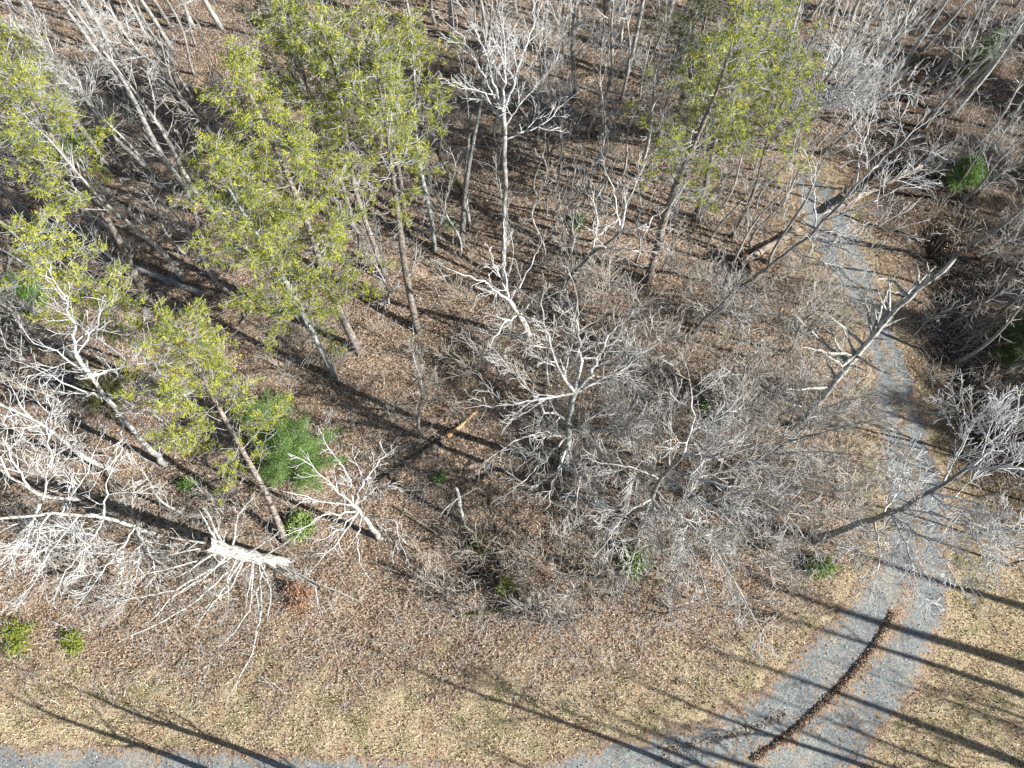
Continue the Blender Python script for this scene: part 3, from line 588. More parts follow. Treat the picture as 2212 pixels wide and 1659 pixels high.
hero((1194, 640), [(1240, 590, 4), (1280, 548, 6.5), (1340, 502, 9.5)], [
    (.08, [(1340, 502, 9.5), (1355, 440, 11.5), (1380, 380, 13)]), [(1340, 502, 9.5), (1400, 480, 11), (1460, 430, 12.5)], [(1280, 548, 6.5), (1290, 480, 9), (1280, 420, 10.5)], [(1300, 530, 7.5), (1380, 540, 9.5), (1430, 520, 10.5)], [(1340, 502, 9.5), (1330, 430, 12), (1310, 370, 13.5)]],
    'crooked bare tree slanting right, with elbowed white limbs, above the central oak', .16, 'bark_grey', 'twig_bright', top_r=.08, clen=1.8, den=1.0)
hero((210, 1070), [(150, 1080, 4), (95, 1073, 7), (20, 1030, 11)], [
    (.10, [(95, 1073, 7), (60, 1150, 9), (20, 1230, 10)]), [(150, 1078, 4), (110, 1150, 6), (90, 1240, 7)], [(95, 1073, 7), (110, 990, 9), (100, 900, 10)], [(20, 1030, 11), (-20, 950, 13)], [(60, 1050, 9), (10, 960, 11), (10, 900, 12)],
    [(150, 1078, 4), (190, 1020, 6), (210, 960, 7)], [(120, 1078, 5.5), (170, 1150, 7), (200, 1210, 7.5)]],
    'white barked tree leaning out of the left edge, upper of the pair by the snag', .17, 'dead_wood', 'twig_bright', top_r=.05, clen=2.4, den=1.1)
hero((345, 1158), [(290, 1138, 4), (227, 1118, 7), (110, 1108, 10.5), (0, 1120, 13.5)], [
    [(227, 1118, 7), (190, 1180, 8.5), (130, 1250, 9.5)], [(290, 1138, 4), (250, 1200, 5.5), (190, 1270, 6.5)], [(170, 1112, 9), (110, 1190, 10.5), (60, 1280, 11)], [(227, 1118, 7), (230, 1050, 9), (250, 1000, 10)],
    [(110, 1108, 10.5), (60, 1170, 12), (0, 1210, 12.5)], [(300, 1142, 3.5), (300, 1210, 5), (280, 1290, 6)], [(290, 1138, 4), (330, 1210, 5), (340, 1270, 5)]],
    'white barked tree leaning low to the left edge, lower of the pair by the snag', .15, 'dead_wood', 'twig_bright', top_r=.05, clen=2.3, den=1.1)
hero((355, 1003), [(300, 945, 5), (228, 858, 10), (165, 768, 13.5)], [
    (.09, [(165, 768, 13.5), (160, 700, 15), (130, 620, 16.5)]), [(228, 858, 10), (300, 850, 12), (380, 855, 13)], [(250, 885, 8.5), (330, 890, 10.5), (390, 930, 11)], [(190, 800, 12), (120, 760, 13.5), (60, 730, 14.5)],
    [(228, 858, 10), (190, 850, 11.5), (80, 800, 13)], [(165, 768, 13.5), (210, 700, 15), (230, 650, 16)], [(270, 910, 7.5), (260, 980, 8.5), (220, 1020, 9)], [(200, 815, 11.5), (270, 790, 13), (330, 780, 14)]],
    'tall bare tree with bright white mid trunk and mottled base near the curved pine', .18, 'bark_pale', 'twig_bright', top_r=.09, clen=2.0, den=.95)

# --- dead snags with stubby limbs
def snag(b, way, limbs, label, r, top_r, lr=.05, extra=None):
    root = hero(b, way, limbs, label, r, 'dead_wood', 'dead_wood', name='snag', top_r=top_r, clen=.8, den=.55, lr=lr*1.5, wob=.025, jag=.16, mx=2, limb_name='branch', end='rotten', sides=14, up=.0)
    return root
snag((614, 1216), [(560, 1207, 3.4), (500, 1190, 6.8), (446, 1174, 10)], [
    (.09, [(480, 1179, 8.2), (438, 1115, 9.5)]), (.10, [(488, 1168, 7.8), (446, 1104, 9.2)]), [(510, 1180, 6.5), (514, 1111, 8), (540, 1081, 8.5)], [(450, 1178, 9.8), (374, 1162, 10.2)], [(465, 1185, 9), (382, 1195, 9.5)],
    (.07, [(491, 1191, 7.6), (412, 1217, 8.5), (325, 1238, 9)]), [(480, 1195, 8), (397, 1240, 8.5)], (.06, [(520, 1206, 6), (378, 1274, 7.5), (253, 1302, 8)]), [(520, 1206, 5.6), (363, 1296, 6.5), (330, 1335, 6.5)],
    (.07, [(529, 1210, 5.2), (416, 1304, 6), (351, 1342, 6.3), (268, 1380, 6.5)]), (.06, [(557, 1216, 3.8), (565, 1315, 5), (544, 1410, 5.5), (494, 1506, 6)]), [(545, 1214, 4.4), (532, 1300, 5)], [(540, 1214, 4.4), (540, 1320, 5), (486, 1386, 5.2)],
    [(529, 1210, 5.2), (470, 1290, 6), (430, 1340, 6)], [(535, 1212, 5), (500, 1270, 5.6), (450, 1310, 6)], [(570, 1212, 3), (585, 1270, 3.6), (580, 1330, 4)], (.07, [(595, 1216, 1.6), (680, 1266, 2.2), (690, 1322, 2.0)]),
    [(595, 1216, 1.8), (690, 1262, 2.4), (772, 1294, 2.2)], [(535, 1205, 5), (595, 1155, 6)], [(560, 1206, 3.6), (620, 1170, 4.4)], [(555, 1212, 3.8), (610, 1240, 4.4), (640, 1250, 4.5)], [(500, 1195, 7), (440, 1250, 8), (400, 1275, 8)],
    [(510, 1198, 6.4), (490, 1250, 7), (495, 1290, 7)], [(575, 1212, 2.8), (555, 1280, 3.4), (560, 1340, 3.6)]],
    'thick white broken topped snag with long dead branches fanning to the lower left', .40, .30)
B7 = Vector((0, 0, 0))
def sn_z(x, y): return max(.5, auto_z(x, y, on_ground(1716, 926), at(2062, 560, 17.0) - on_ground(1716, 926)))
def st(pairs):
    out = []
    for p in pairs:
        z = sn_z(*p[0]); out.append([(p[0][0], p[0][1], z)] + [(x, y, z + .7 * (i + 1)) for i, (x, y) in enumerate(p[1:])])
    return out
snag((1716, 926), [(1768, 866, sn_z(1768, 866)), (1850, 768, sn_z(1850, 768)), (1900, 706, sn_z(1900, 706)), (1962, 645, sn_z(1962, 645)), (2062, 560, 17)],
    st([[(1808, 810), (1785, 779)], [(1838, 775), (1792, 716)], [(1828, 785), (1770, 735), (1729, 692)], [(1852, 760), (1822, 709)], [(1868, 745), (1825, 709), (1800, 690)], [(1885, 725), (1905, 660), (1925, 609)],
        [(1880, 730), (1868, 642)], [(1925, 680), (1922, 612)], [(1955, 650), (1932, 609), (1900, 600)], [(1905, 706), (1945, 689)], [(1880, 735), (1915, 733)], [(1858, 762), (1890, 795), (1918, 809)], [(1785, 840), (1712, 842)],
        [(1798, 825), (1785, 812)], [(1890, 720), (1935, 660), (2010, 585)], [(1850, 770), (1820, 790), (1790, 770)], [(1915, 690), (1900, 640)], [(1980, 628), (1985, 590)], [(2010, 602), (2005, 578)], [(1830, 790), (1870, 800)],
        [(1870, 745), (1910, 700), (1960, 640)], [(2000, 612), (2020, 605)], [(1845, 775), (1780, 760), (1740, 750)], [(1760, 875), (1700, 872)]]),
    'tall leaning dead snag with double tip and stub branches, over the drive', .26, .09, lr=.085)
snag((1003, 1132), [(995, 1095, 1.8), (985, 1052, 3.4)], [[(990, 1080, 2.6), (960, 1100, 3)], [(988, 1070, 2.8), (1020, 1060, 3.3)]], 'short vine wrapped stub with splintered pale top, below the broken brown log', .13, .09, lr=.03)

# --- other bare trees, each placed where the photograph shows its trunk
T = bare_tree
T((996, 533), (1066, -30), 'dark leaning trunk of the pair left of the vase shaped tree', 16.5, .17, 'bark_grey', 'twig_grey', crown0=.62, spread=2.4, nl=9)
T((1014, 492), (1000, 120), 'thin grey partner trunk crossing the dark leaning one', 13, .11, 'bark_grey', 'twig', crown0=.55, spread=1.8, nl=8)
T((250, 1015), (-60, 850), 'straight white trunk entering from the left edge above the leaning pair', 15.5, .15, 'bark_pale', 'twig_bright', crown0=.45, spread=2.6)
T((392, 1108), (255, 985), 'small crooked bare tree right of the leaning white pair', 8, .08, 'bark_pale', 'twig_bright', crown0=.4, spread=1.8, nl=8)
T((337, 397), (90, 90), 'straight bare tree with clean trunk foot below the top left tangle', 16, .15, crown0=.5, twig='twig')
T((234, 428), (60, 200), 'straight bare tree with clean pale trunk beside the upper left pine', 14, .12, 'bark_pale', crown0=.55)
T((400, 232), (215, 20), 'bare tree with mottled grey trunk near the top left, crown over the edge', 14, .13, 'bark_lichen', 'twig_bright', crown0=.5)
T((387, 190), (320, 60), 'short thin bare tree just above the mottled grey trunk', 8, .07, crown0=.4, spread=1.6, nl=8)
T((411, 415), (345, 270), 'slim bare tree with foot in shade left of the largest pine', 9, .07, crown0=.4, spread=1.6, nl=8)
T((400, 548), (270, 370), 'slender white stemmed tree between the largest pine and the grey log', 10, .09, 'bark_pale', 'twig_bright', crown0=.4, spread=1.7, nl=9)
T((128, 484), (-40, 310), 'dark trunked tree at the left edge between the two edge pines', 13, .18, 'bark_pine', 'twig_grey', crown0=.6)
T((158, 240), (40, 30), 'leaning pale tree close to the upper left corner', 14, .13, 'bark_pale', 'twig_bright', crown0=.4, spread=3)
T((230, 305), (150, 150), 'thin tree in the twig tangle under the upper left corner', 10, .08, crown0=.35, spread=2, nl=9)
T((270, 777), (140, 650), 'thin straight white stem crossing the long mottled pine trunk', 8.5, .07, 'bark_pale', 'twig_bright', crown0=.5, spread=1.4, nl=7)
T((136, 850), (-40, 700), 'slim grey trunk slanting to the left edge above the white mid trunk tree', 12, .11, crown0=.5)
T((90, 678), (-80, 540), 'thick pale trunk at the left edge above green undergrowth', 15, .20, 'bark_pale', 'twig', crown0=.5)
T((160, 772), (-60, 600), 'thick grey trunk at the left edge below the pale thick one', 15.5, .19, 'bark_grey', 'twig', crown0=.55)
T((197, 918), (20, 820), 'low slanting thin trunk just above the straight white edge trunk', 10, .08, 'bark_pale', 'twig_bright', crown0=.45, spread=1.7, nl=8)
T((909, 947), (893, 720), 'small upswept bare tree alone in sunlit leaves left of the oak', 10.5, .09, 'bark_grey', 'twig', crown0=.3, spread=1.8, nl=11, up=.2)
T((1159, 308), (1165, 60), 'grey trunked tree with dark foot right of the vase shaped tree', 13, .14, 'bark_grey', 'twig', crown0=.5)
T((1177, 360), (1232, 190), 'thin leaning tree below the grey trunk with dark foot', 9, .07, crown0=.35, spread=1.7, nl=9)
T((1229, 515), (1250, 330), 'thin upright tree with shaded foot above the crooked elbow tree', 9, .09, crown0=.45, spread=1.8, nl=9)
T((1287, 522), (1305, 300), 'slender wavy white stem right of the thin upright tree', 11, .07, 'bark_pale', 'twig_bright', crown0=.35, spread=2, nl=10, bend=.5)
T((1313, 628), (1350, 450), 'thin straight stem between the crooked tree and the thick pine trunk', 9, .07, 'bark_pale', 'twig', crown0=.4, spread=1.7, nl=9)
T((1510, 480), (1600, 320), 'slim bare tree between the thick pine and the slender pine', 9.5, .08, 'bark_pale', 'twig', crown0=.4, spread=1.8, nl=9)
T((1300, 300), (1330, -20), 'pale trunk near the top edge centre, broad at its foot', 14, .17, 'bark_pale', 'twig_bright', crown0=.4, spread=3)
T((1240, 210), (1250, -60), 'tree with thick pale trunk cut by the top edge', 14, .18, 'bark_pale', 'twig_bright', crown0=.35, spread=3)
T((1380, 380), (1430, 100), 'white barked leaning tree left of the dark drooping pine', 13, .13, 'bark_pale', 'twig_bright', crown0=.45, spread=2.6)
T((1185, 838), (1196, 700), 'short pale stem standing just behind the oak fork', 7, .10, 'bark_pale', 'twig_bright', crown0=.5, spread=1.2, nl=6)
T((1065, 760), (1105, 640), 'thin slanting stem at the foot of the short white tree', 6.5, .07, 'bark_grey', 'twig', crown0=.4, spread=1.3, nl=7)
T((1695, 300), (1880, 20), 'multi branched bare tree with bright limbs right of the top pines', 17, .16, 'bark_pale', 'twig_bright', crown0=.28, spread=4.2, nl=20)
T((1740, 270), (1960, 60), 'wide bare tree reaching toward the top right corner', 17, .15, 'bark_pale', 'twig_bright', crown0=.25, spread=4.4, nl=20)
T((1775, 330), (1980, 160), 'arching bare tree with drooping right limbs above the far drive', 14, .12, 'bark_grey', 'twig_bright', crown0=.3, spread=3.4, nl=13, up=-.02)
T((2010, 200), (2180, 40), 'grey bare tree near the top right corner beside the small green cedar', 11, .11, 'bark_grey', 'twig', crown0=.4, spread=2.4)
T((1990, 275), (2100, 130), 'forked dark tree standing in shade under the top right corner', 9, .10, 'bark_grey', 'twig_grey', crown0=.4, spread=2)
T((2120, 560), (2260, 430), 'slim bare tree near the right edge above the round cedar', 11, .10, crown0=.35, spread=2.4)
T((2080, 430), (2250, 260), 'leaning bare tree near the right edge right of the fallen dead log', 13, .10, crown0=.35, spread=2.8, nl=12)
T((1640, 1180), (1700, 1140), 'low bare tree with a web of twigs below the dark fan tree', 6, .07, crown0=.3, spread=2.2, nl=10)
T((1560, 850), (1640, 760), 'bare crab like tree right of the oak with twisted limbs', 8, .09, 'bark_lichen', 'twig', crown0=.3, spread=3, nl=12, up=0)
T((1500, 720), (1600, 600), 'arched bare tree with dark limbs between oak and leaning snag', 10, .10, 'bark_grey', 'twig', crown0=.3, spread=3.2, nl=13, up=-.02)
T((1700, 760), (1790, 640), 'thin limbed tree in the twig thicket left of the snag stubs', 9, .09, crown0=.3, spread=2.8, nl=12)
T((800, 470), (770, 330), 'thin bare stem between the forked pine and the tall clear trunk', 7, .06, crown0=.4, spread=1.4, nl=7)
T((650, 700), (590, 610), 'tangled low bare tree at the foot of the largest pine crown', 7, .08, crown0=.25, spread=2.4, nl=12, up=.0)
T((840, 655), (805, 560), 'small bare tree wrapped in pale vines left of the tall clear trunk', 6, .08, 'bark_pale', 'twig_bright', crown0=.25, spread=1.6, nl=12, den=1.2)

LM = [((1225, 900), 'the central oak'), ((1420, 1080), 'the radiating bare tree'), ((1087, 300), 'the vase shaped tree'), ((1100, 660), 'the short white tree'), ((790, 1110), 'the small white radiating tree'),
      ((1850, 1130), 'the tree leaning over the drive'), ((1690, 960), 'the dark fan of branches'), ((1860, 760), 'the tall leaning snag'), ((530, 1200), 'the thick white snag'), ((1670, 530), 'the uprooted log'),
      ((1900, 405), 'the log lying across the far drive'), ((890, 560), 'the tall clear pine trunk'), ((740, 680), 'the largest pine trunk'), ((690, 750), 'the lichen grey pine trunk'), ((560, 1030), 'the curved pine trunk'),
      ((300, 950), 'the bright white mid trunk'), ((350, 600), 'the long grey log'), ((1440, 500), 'the thick dark sided pine'), ((1620, 440), 'the slender pine trunk'), ((2175, 690), 'the round dark cedar'), ((630, 940), 'the bright green cedar'),
      ((1362, 1215), 'the light green bush'), ((1768, 1228), 'the green bush by the drive'), ((1050, 1320), 'the mossy lying log'), ((900, 1000), 'the broken brown log'), ((1000, 1090), 'the vine wrapped stub'),
      ((980, 380), 'the mossy leaning log'), ((1270, 560), 'the crooked elbow tree'), ((50, 200), 'the upper left edge pine'), ((100, 530), 'the left edge pine'), ((1500, 60), 'the dark drooping pine'), ((2125, 110), 'the top right cedar'),
      ((500, 90), 'the top of the largest pine'), ((800, 120), 'the top centre pines'), ((1900, 100), 'the bright multi branched tree'), ((250, 1120), 'the leaning white pair'), ((1160, 280), 'the grey trunk with dark foot'), ((320, 360), 'the clean footed straight tree'),
      ((2080, 380), 'the green bush on the bank'), ((440, 800), 'the middle pine crown'), ((1070, 1150), 'the dark fallen pole'), ((1900, 640), 'the far bend of the drive'), ((2010, 1000), 'the straight reach of the drive')]
used_lab = {}
def where(B):
    x, y = to_px(B); out = []
    for (a, b), nm in sorted(LM, key=lambda l: math.hypot(l[0][0] - x, l[0][1] - y))[:4]:
        dx, dy = x - a, y - b; d = math.hypot(dx, dy)
        if d > 330: continue
        ang = (math.degrees(math.atan2(-dy, dx)) + 360) % 360
        w_ = ('to the right of', 'above and right of', 'above', 'above and left of', 'to the left of', 'below and left of', 'below', 'below and right of')[int((ang + 22.5) // 45) % 8]
        out.append(('just ' if d < 90 else 'well ' if d > 200 else '') + w_ + ' ' + nm)
    return out
def distinct(look, B, shared):
    for q in where(B):
        l = look + ' ' + q
        if l not in used_lab and len(l.split()) <= 16: used_lab[l] = 1; return l
    return shared
# --- tree copies that fill the woods: six kinds, each copied with its parts
def proto_bare(k, h, r, **kw):
    g, _ = nrng(); return bare_meshes('woodland_tree_%d' % k, g, h, Vector((g.uniform(-.6, .6), g.uniform(-.6, .6), h)), r, **kw)
PB = [proto_bare(0, 16, .19, spread=2.4, nl=12, crown0=.55), proto_bare(1, 13, .14, spread=2.1, nl=11, crown0=.5, bend=.5), proto_bare(2, 9, .07, spread=1.9, nl=11, crown0=.3),
      proto_bare(3, 15, .17, spread=2.8, nl=13, crown0=.45, up=.1), proto_bare(4, 7, .05, spread=1.7, nl=11, crown0=.25, bend=.4), proto_bare(5, 11, .09, spread=2.6, nl=12, crown0=.3, up=0), proto_bare(6, 14, .11, spread=1.5, nl=14, crown0=.42, bend=.45), proto_bare(7, 11, .075, spread=1.3, nl=12, crown0=.4, bend=.5)]
for tm, cm in PB: tm.materials.append(M['bark_grey']); tm.materials.append(M['bark_grey']); cm.materials.append(M['twig'])
for i_ in (0, 3, 6, 7): PB[i_][0].materials[0] = M['bark_pale']
def copy_tree(k, B, sc_, rz, lean, label, group):
    tm, cm = PB[k]; root = empty('bare_tree', B, label, 'tree', group); root.rotation_mode = 'QUATERNION'
    root.rotation_quaternion = Quaternion((-math.sin(rz * 1.7), math.cos(rz * 1.7), 0), lean) @ Quaternion((0, 0, 1), rz); root.scale = (sc_,) * 3
    for nm, me in (('trunk', tm), ('crown', cm)):
        o = bpy.data.objects.new(nm, me); COL.objects.link(o); o.parent = root
    return root
def zone(n, box, kinds, label, group, smin=.8, smax=1.15, avoid=True, gap=1.6):
    done = 0; tries = 0; pts = []
    while done < n and tries < n * 60:
        tries += 1; B = on_ground(rng.uniform(box[0], box[2]), rng.uniform(box[1], box[3]))
        if avoid and road_d(B.x, B.y)[0] < .7: continue
        if any((B - q).length < gap for q in pts): continue
        pts.append(B); k = rng.choice(kinds); q = rng.uniform(smin, smax); hh = (15, 12, 9, 14, 7, 11, 14, 11)[k] * q; copy_tree(k, B, q, rng.uniform(0, 6.28), rng.uniform(0, .1), distinct(('tall' if hh > 12.5 else 'medium' if hh > 9 else 'slim low') + ' bare grey tree', B, label), group); done += 1
zone(36, (-60, -110, 640, 230), [0, 1, 3, 6], 'one of the bare grey trees packed along the top left edge', 'bare trees along the top left edge')
zone(42, (900, -110, 1500, 220), [0, 1, 6, 6, 7], 'one of the bare trees behind the vase shaped tree along the top edge', 'bare trees along the top centre edge')
zone(42, (1500, -110, 2260, 280), [0, 1, 3, 5, 6], 'one of the bare trees in the shaded woods of the top right', 'bare trees in the shaded top right woods')
zone(40, (1180, 290, 1720, 590), [7, 2, 6, 7, 4], 'one of the slim bare trees crowding below the right hand pines', 'slim bare trees below the right hand pines')
zone(16, (2040, 260, 2260, 800), [1, 2, 5], 'one of the slim bare trees on the shaded bank right of the drive', 'slim bare trees on the bank right of the drive')
zone(26, (40, 220, 560, 640), [2, 1, 0, 6, 7], 'one of the thin bare trees among long shadows left of the largest pine', 'thin bare trees left of the largest pine')
zone(9, (-40, 640, 330, 1000), [2, 4, 5], 'one of the thin bare trees under the left edge pines', 'thin bare trees under the left edge pines')
zone(9, (2090, 960, 2330, 1240), [5, 2], 'one of the bare trees at the right edge beyond the drive', 'bare trees at the lower right edge')

# --- saplings and brush: single small meshes
def sapling_mesh(k, h, den, stems=1, spread=.9):
    g, _ = nrng(); segs = []
    for s in range(stems):
        d = Vector((g.gauss(0, .12 if stems == 1 else .5), g.gauss(0, .12 if stems == 1 else .5), 1)).normalized(); p = Vector((g.gauss(0, .1), g.gauss(0, .1), -.05)) * (stems > 1) + Vector((0, 0, -.05)); n = max(5, int(h / .3)); r_ = .022 * (h / 3) ** .5 + .008
        for i in range(n):
            d = (d + rvec(g) * .13 + Vector((0, 0, .06))).normalized(); q = p + d * (h / n); r1 = max(.011, r_ * .92); segs.append((*p, *q, r_, r1)); p, r_ = q, r1
            if i > n * .15:
                for _ in range(1 + (g.random() < den - 1)): grow(segs, p, side_dir(d, g.uniform(.4, .95), g), r1 * .7, spread * 1.25 * (1.2 - .6 * i / n) * g.uniform(.6, 1.3), 1, g, .05, 3, .0115, .75)
    return seg_mesh('sapling_%d' % k, segs)
SB = [sapling_mesh(0, 4.5, 1.6, spread=1.3), sapling_mesh(1, 3.2, 1.8, spread=1.2), sapling_mesh(2, 2.2, 1.2, 4, .8), sapling_mesh(3, 5.5, 1.7, spread=1.6), sapling_mesh(4, 2.0, 1.4, 6, .7)]
SV = []
for i, me in enumerate(SB):
    for tw in ('twig', 'twig_brown', 'twig_grey'):
        c = me.copy(); c.materials.append(M[tw]); SV.append((i, tw, c))
def sap_zone(n, box, kinds, tws, label, group, name='sapling', cat='sapling', ok=None):
    ch = [(i, tw, c) for i, tw, c in SV if i in kinds and tw in tws]; done = 0; t = 0
    while done < n and t < n * 40:
        t += 1; B = on_ground(rng.uniform(box[0], box[2]), rng.uniform(box[1], box[3]))
        if road_d(B.x, B.y)[0] < .4 or (ok and not ok(B)): continue
        i, tw, me = rng.choice(ch); o = bpy.data.objects.new(name, me); COL.objects.link(o); o.location = B; s = rng.uniform(.7, 1.2); hh = (4.5, 3.2, 2.2, 5.5, 2)[i] * s; o.scale = (s, s, s)
        o.rotation_euler = (rng.gauss(0, .1), rng.gauss(0, .1), rng.uniform(0, 6.28)); tag(o, distinct(('tall' if hh > 4 else 'small' if hh < 2.2 else 'mid sized') + {'twig': ' pale grey ', 'twig_brown': ' tan ', 'twig_grey': ' dull grey '}[tw] + ('leafless shrub' if cat == 'shrub' else 'leafless sapling'), B, label), cat, group); done += 1
sap_zone(170, (1250, 620, 1880, 1200), [0, 1, 3, 2], ['twig', 'twig_brown'], 'one of the leafless saplings in the dense twig thicket left of the drive', 'saplings in the thicket left of the drive')
sap_zone(46, (1100, 1180, 1720, 1340), [1, 2, 4], ['twig_brown', 'twig'], 'one of the low twiggy shrubs along the lower edge of the thicket', 'low shrubs along the lower edge of the thicket', 'shrub', 'shrub')
sap_zone(30, (1000, 560, 1260, 900), [0, 1, 2], ['twig', 'twig_brown'], 'one of the saplings around the short white tree and behind the oak', 'saplings around the short white tree')
sap_zone(46, (60, 1080, 620, 1300), [1, 2, 4], ['twig', 'twig_brown'], 'one of the pale twiggy shrubs around the snag and leaning white pair', 'pale shrubs around the snag', 'shrub', 'shrub')
sap_zone(22, (1960, 300, 2240, 960), [0, 1, 2, 3], ['twig_brown', 'twig_grey'], 'one of the saplings on the dark bank right of the drive', 'saplings on the bank right of the drive')
sap_zone(16, (600, 720, 1050, 1180), [2, 4, 1], ['twig', 'twig_brown'], 'one of the sparse shrubs around the small cedar and broken log', 'sparse shrubs around the small cedar', 'shrub', 'shrub')
sap_zone(40, (200, 60, 1000, 560), [0, 1, 2], ['twig_grey', 'twig_brown'], 'one of the saplings growing among the upper pines', 'saplings among the upper pines')
zone(20, (780, 300, 1240, 640), [2, 7, 7, 4], 'one of the slim bare trees around the foot of the vase shaped tree', 'slim bare trees near the vase shaped tree')
sap_zone(44, (1000, 20, 1720, 330), [0, 1, 3], ['twig_grey', 'twig', 'twig_brown'], 'one of the saplings in the shaded woods behind the vase shaped tree', 'saplings in the woods behind the vase shaped tree')
sap_zone(14, (900, 1180, 1300, 1340), [4, 2], ['twig_brown'], 'one of the low brown shrubs around the mossy lying log', 'low brown shrubs around the mossy log', 'shrub', 'shrub')

# --- evergreen cedars and bushes
def bush(px, R, H, n, label, cols, name='shrub', cat='shrub', ln=.12, wd=.05):
    ln *= .8; wd *= .55; B = on_ground(*px); g, nn = nrng(); root = empty(name, B, label, cat)
    fm, tip = bush_mesh(name, nn, R, H, n, cols, ln, wd); link('foliage', fm, M['green_leaf'], root)
    segs = []
    for t in tip: grow_on(segs, [(0, 0, 0), Vector(t) * .55 + Vector((0, 0, .1)), Vector(t)], .02, .01, g, 2, .3, .3, 0, .02)
    link('stems', seg_mesh(name + '_stems', segs), M['twig_brown'], root); return root
def cedar(px, H, R, n, label, cols, topx=None):
    B = on_ground(*px); g, nn = nrng(); root = empty('cedar_tree', B, label, 'tree'); segs = []; C = []
    link('trunk', tube_mesh('cedar_trunk', [Vector((0, 0, -.1 + H * i / 8)) for i in range(9)], [.09 * (1 - .9 * i / 8) for i in range(9)], 8, g), [M['bark_pine']] * 2, root)
    for k in range(int(H * 16)):
        u = rng.uniform(.06, 1); az = k * 2.4; L = R * (1 - u) ** .6 * rng.uniform(.4, 1.35) + .12; d = Vector((math.cos(az), math.sin(az), .35)).normalized()
        p = Vector((0, 0, H * u)); q = p + d * L; segs.append((*p, *q, .014, .010))
        for _ in range(max(3, int(n * L / (H * 16 * R * .6)))): C.append(tuple(p.lerp(q, rng.uniform(.3, 1)) + rvec(g) * .10))
    V, F, T_ = tufts(np.array(C), nn, 9, .14, .012, cols, .14); link('crown', poly_mesh('cedar_crown', V, F, T_), M['green_leaf'], root); link('branches', seg_mesh('cedar_branches', segs), M['twig_brown'], root); return root
G1 = ((.20, .32, .08), (.09, .18, .05)); G2 = ((.30, .38, .12), (.13, .22, .06)); G3 = ((.34, .36, .06), (.20, .26, .05)); G4 = ((.12, .17, .06), (.05, .09, .03)); G5 = ((.16, .16, .05), (.08, .08, .03))
cedar((665, 1010), 6.0, 2.6, 3000, 'bright green cedar right of the middle pine crown', G1)
cedar((600, 930), 4.5, 2.0, 1800, 'smaller green cedar tucked under the middle pine crown', G1)
cedar((2175, 760), 6.0, 2.3, 3400, 'round dark green cedar at the right edge', G4)
cedar((2090, 160), 4.0, 1.3, 1500, 'small green cedar near the top right corner', G1)
cedar((2060, 400), 3.0, 1.3, 1400, 'small green cedar on the bank above the fallen dead log', G1)
cedar((250, 860), 3.6, 1.4, 1600, 'olive green cedar in shade beside the white mid trunk tree', G5)
cedar((60, 660), 3.2, 1.9, 1900, 'green cedar low at the left edge behind the pale thick trunk', G1)
cedar((170, 340), 4.0, 1.4, 1500, 'green cedar under the upper left edge pine', G1)
bush((648, 1138), .9, 1.0, 800, 'leafy dark green holly bush beside the foot of the curved pine', G2, ln=.14, wd=.07)
bush((1362, 1215), 1.0, 1.5, 1000, 'light green leafy bush below the radiating bare tree', G2, ln=.13, wd=.06)
bush((1768, 1228), .85, .9, 600, 'small green bush left of the drive near the big shadow', G2)
bush((955, 1032), .45, .4, 220, 'tiny bright green plant beside the broken brown log', G2)
bush((165, 1385), .8, .4, 260, 'yellow green bush on the verge above the lower left drive, right one', G3)
bush((42, 1378), 1.2, .5, 360, 'yellow green bush on the verge at the left edge', G3)
bush((1090, 1268), .5, .35, 240, 'yellow mossy tuft below the central oak', G3)
bush((405, 1050), .5, .5, 260, 'small dark green plant right of the crooked small tree', G1)
bush((1030, 1170), .9, .5, 260, 'faint olive bush below the vine wrapped stub', G5)
bush((1560, 905), .55, .5, 240, 'small green plant in the thicket right of the oak', G2)
bush((1520, 870), .5, .4, 200, 'low green plant beside the crab like tree', G1)
bush((2100, 385), .9, .8, 520, 'green bush on the bank at the right, below the small cedars', G1)
bush((1250, 480), .6, .5, 260, 'small green plant beside the thin upright tree foot', G1)
bush((975, 490), .35, .3, 140, 'bright green sprig at the foot of the pair of crossing trunks', G2)
bush((2170, 770), .6, .5, 260, 'rust orange leaved bush at the foot of the right edge cedar', ((.35, .12, .05), (.25, .07, .03)))
bush((645, 1285), 1.1, .3, 420, 'heap of orange brown leaves on a branch tip right of the snag', ((.55, .36, .25), (.34, .19, .12)), name='leafy_branch', cat='branch', ln=.10, wd=.06)

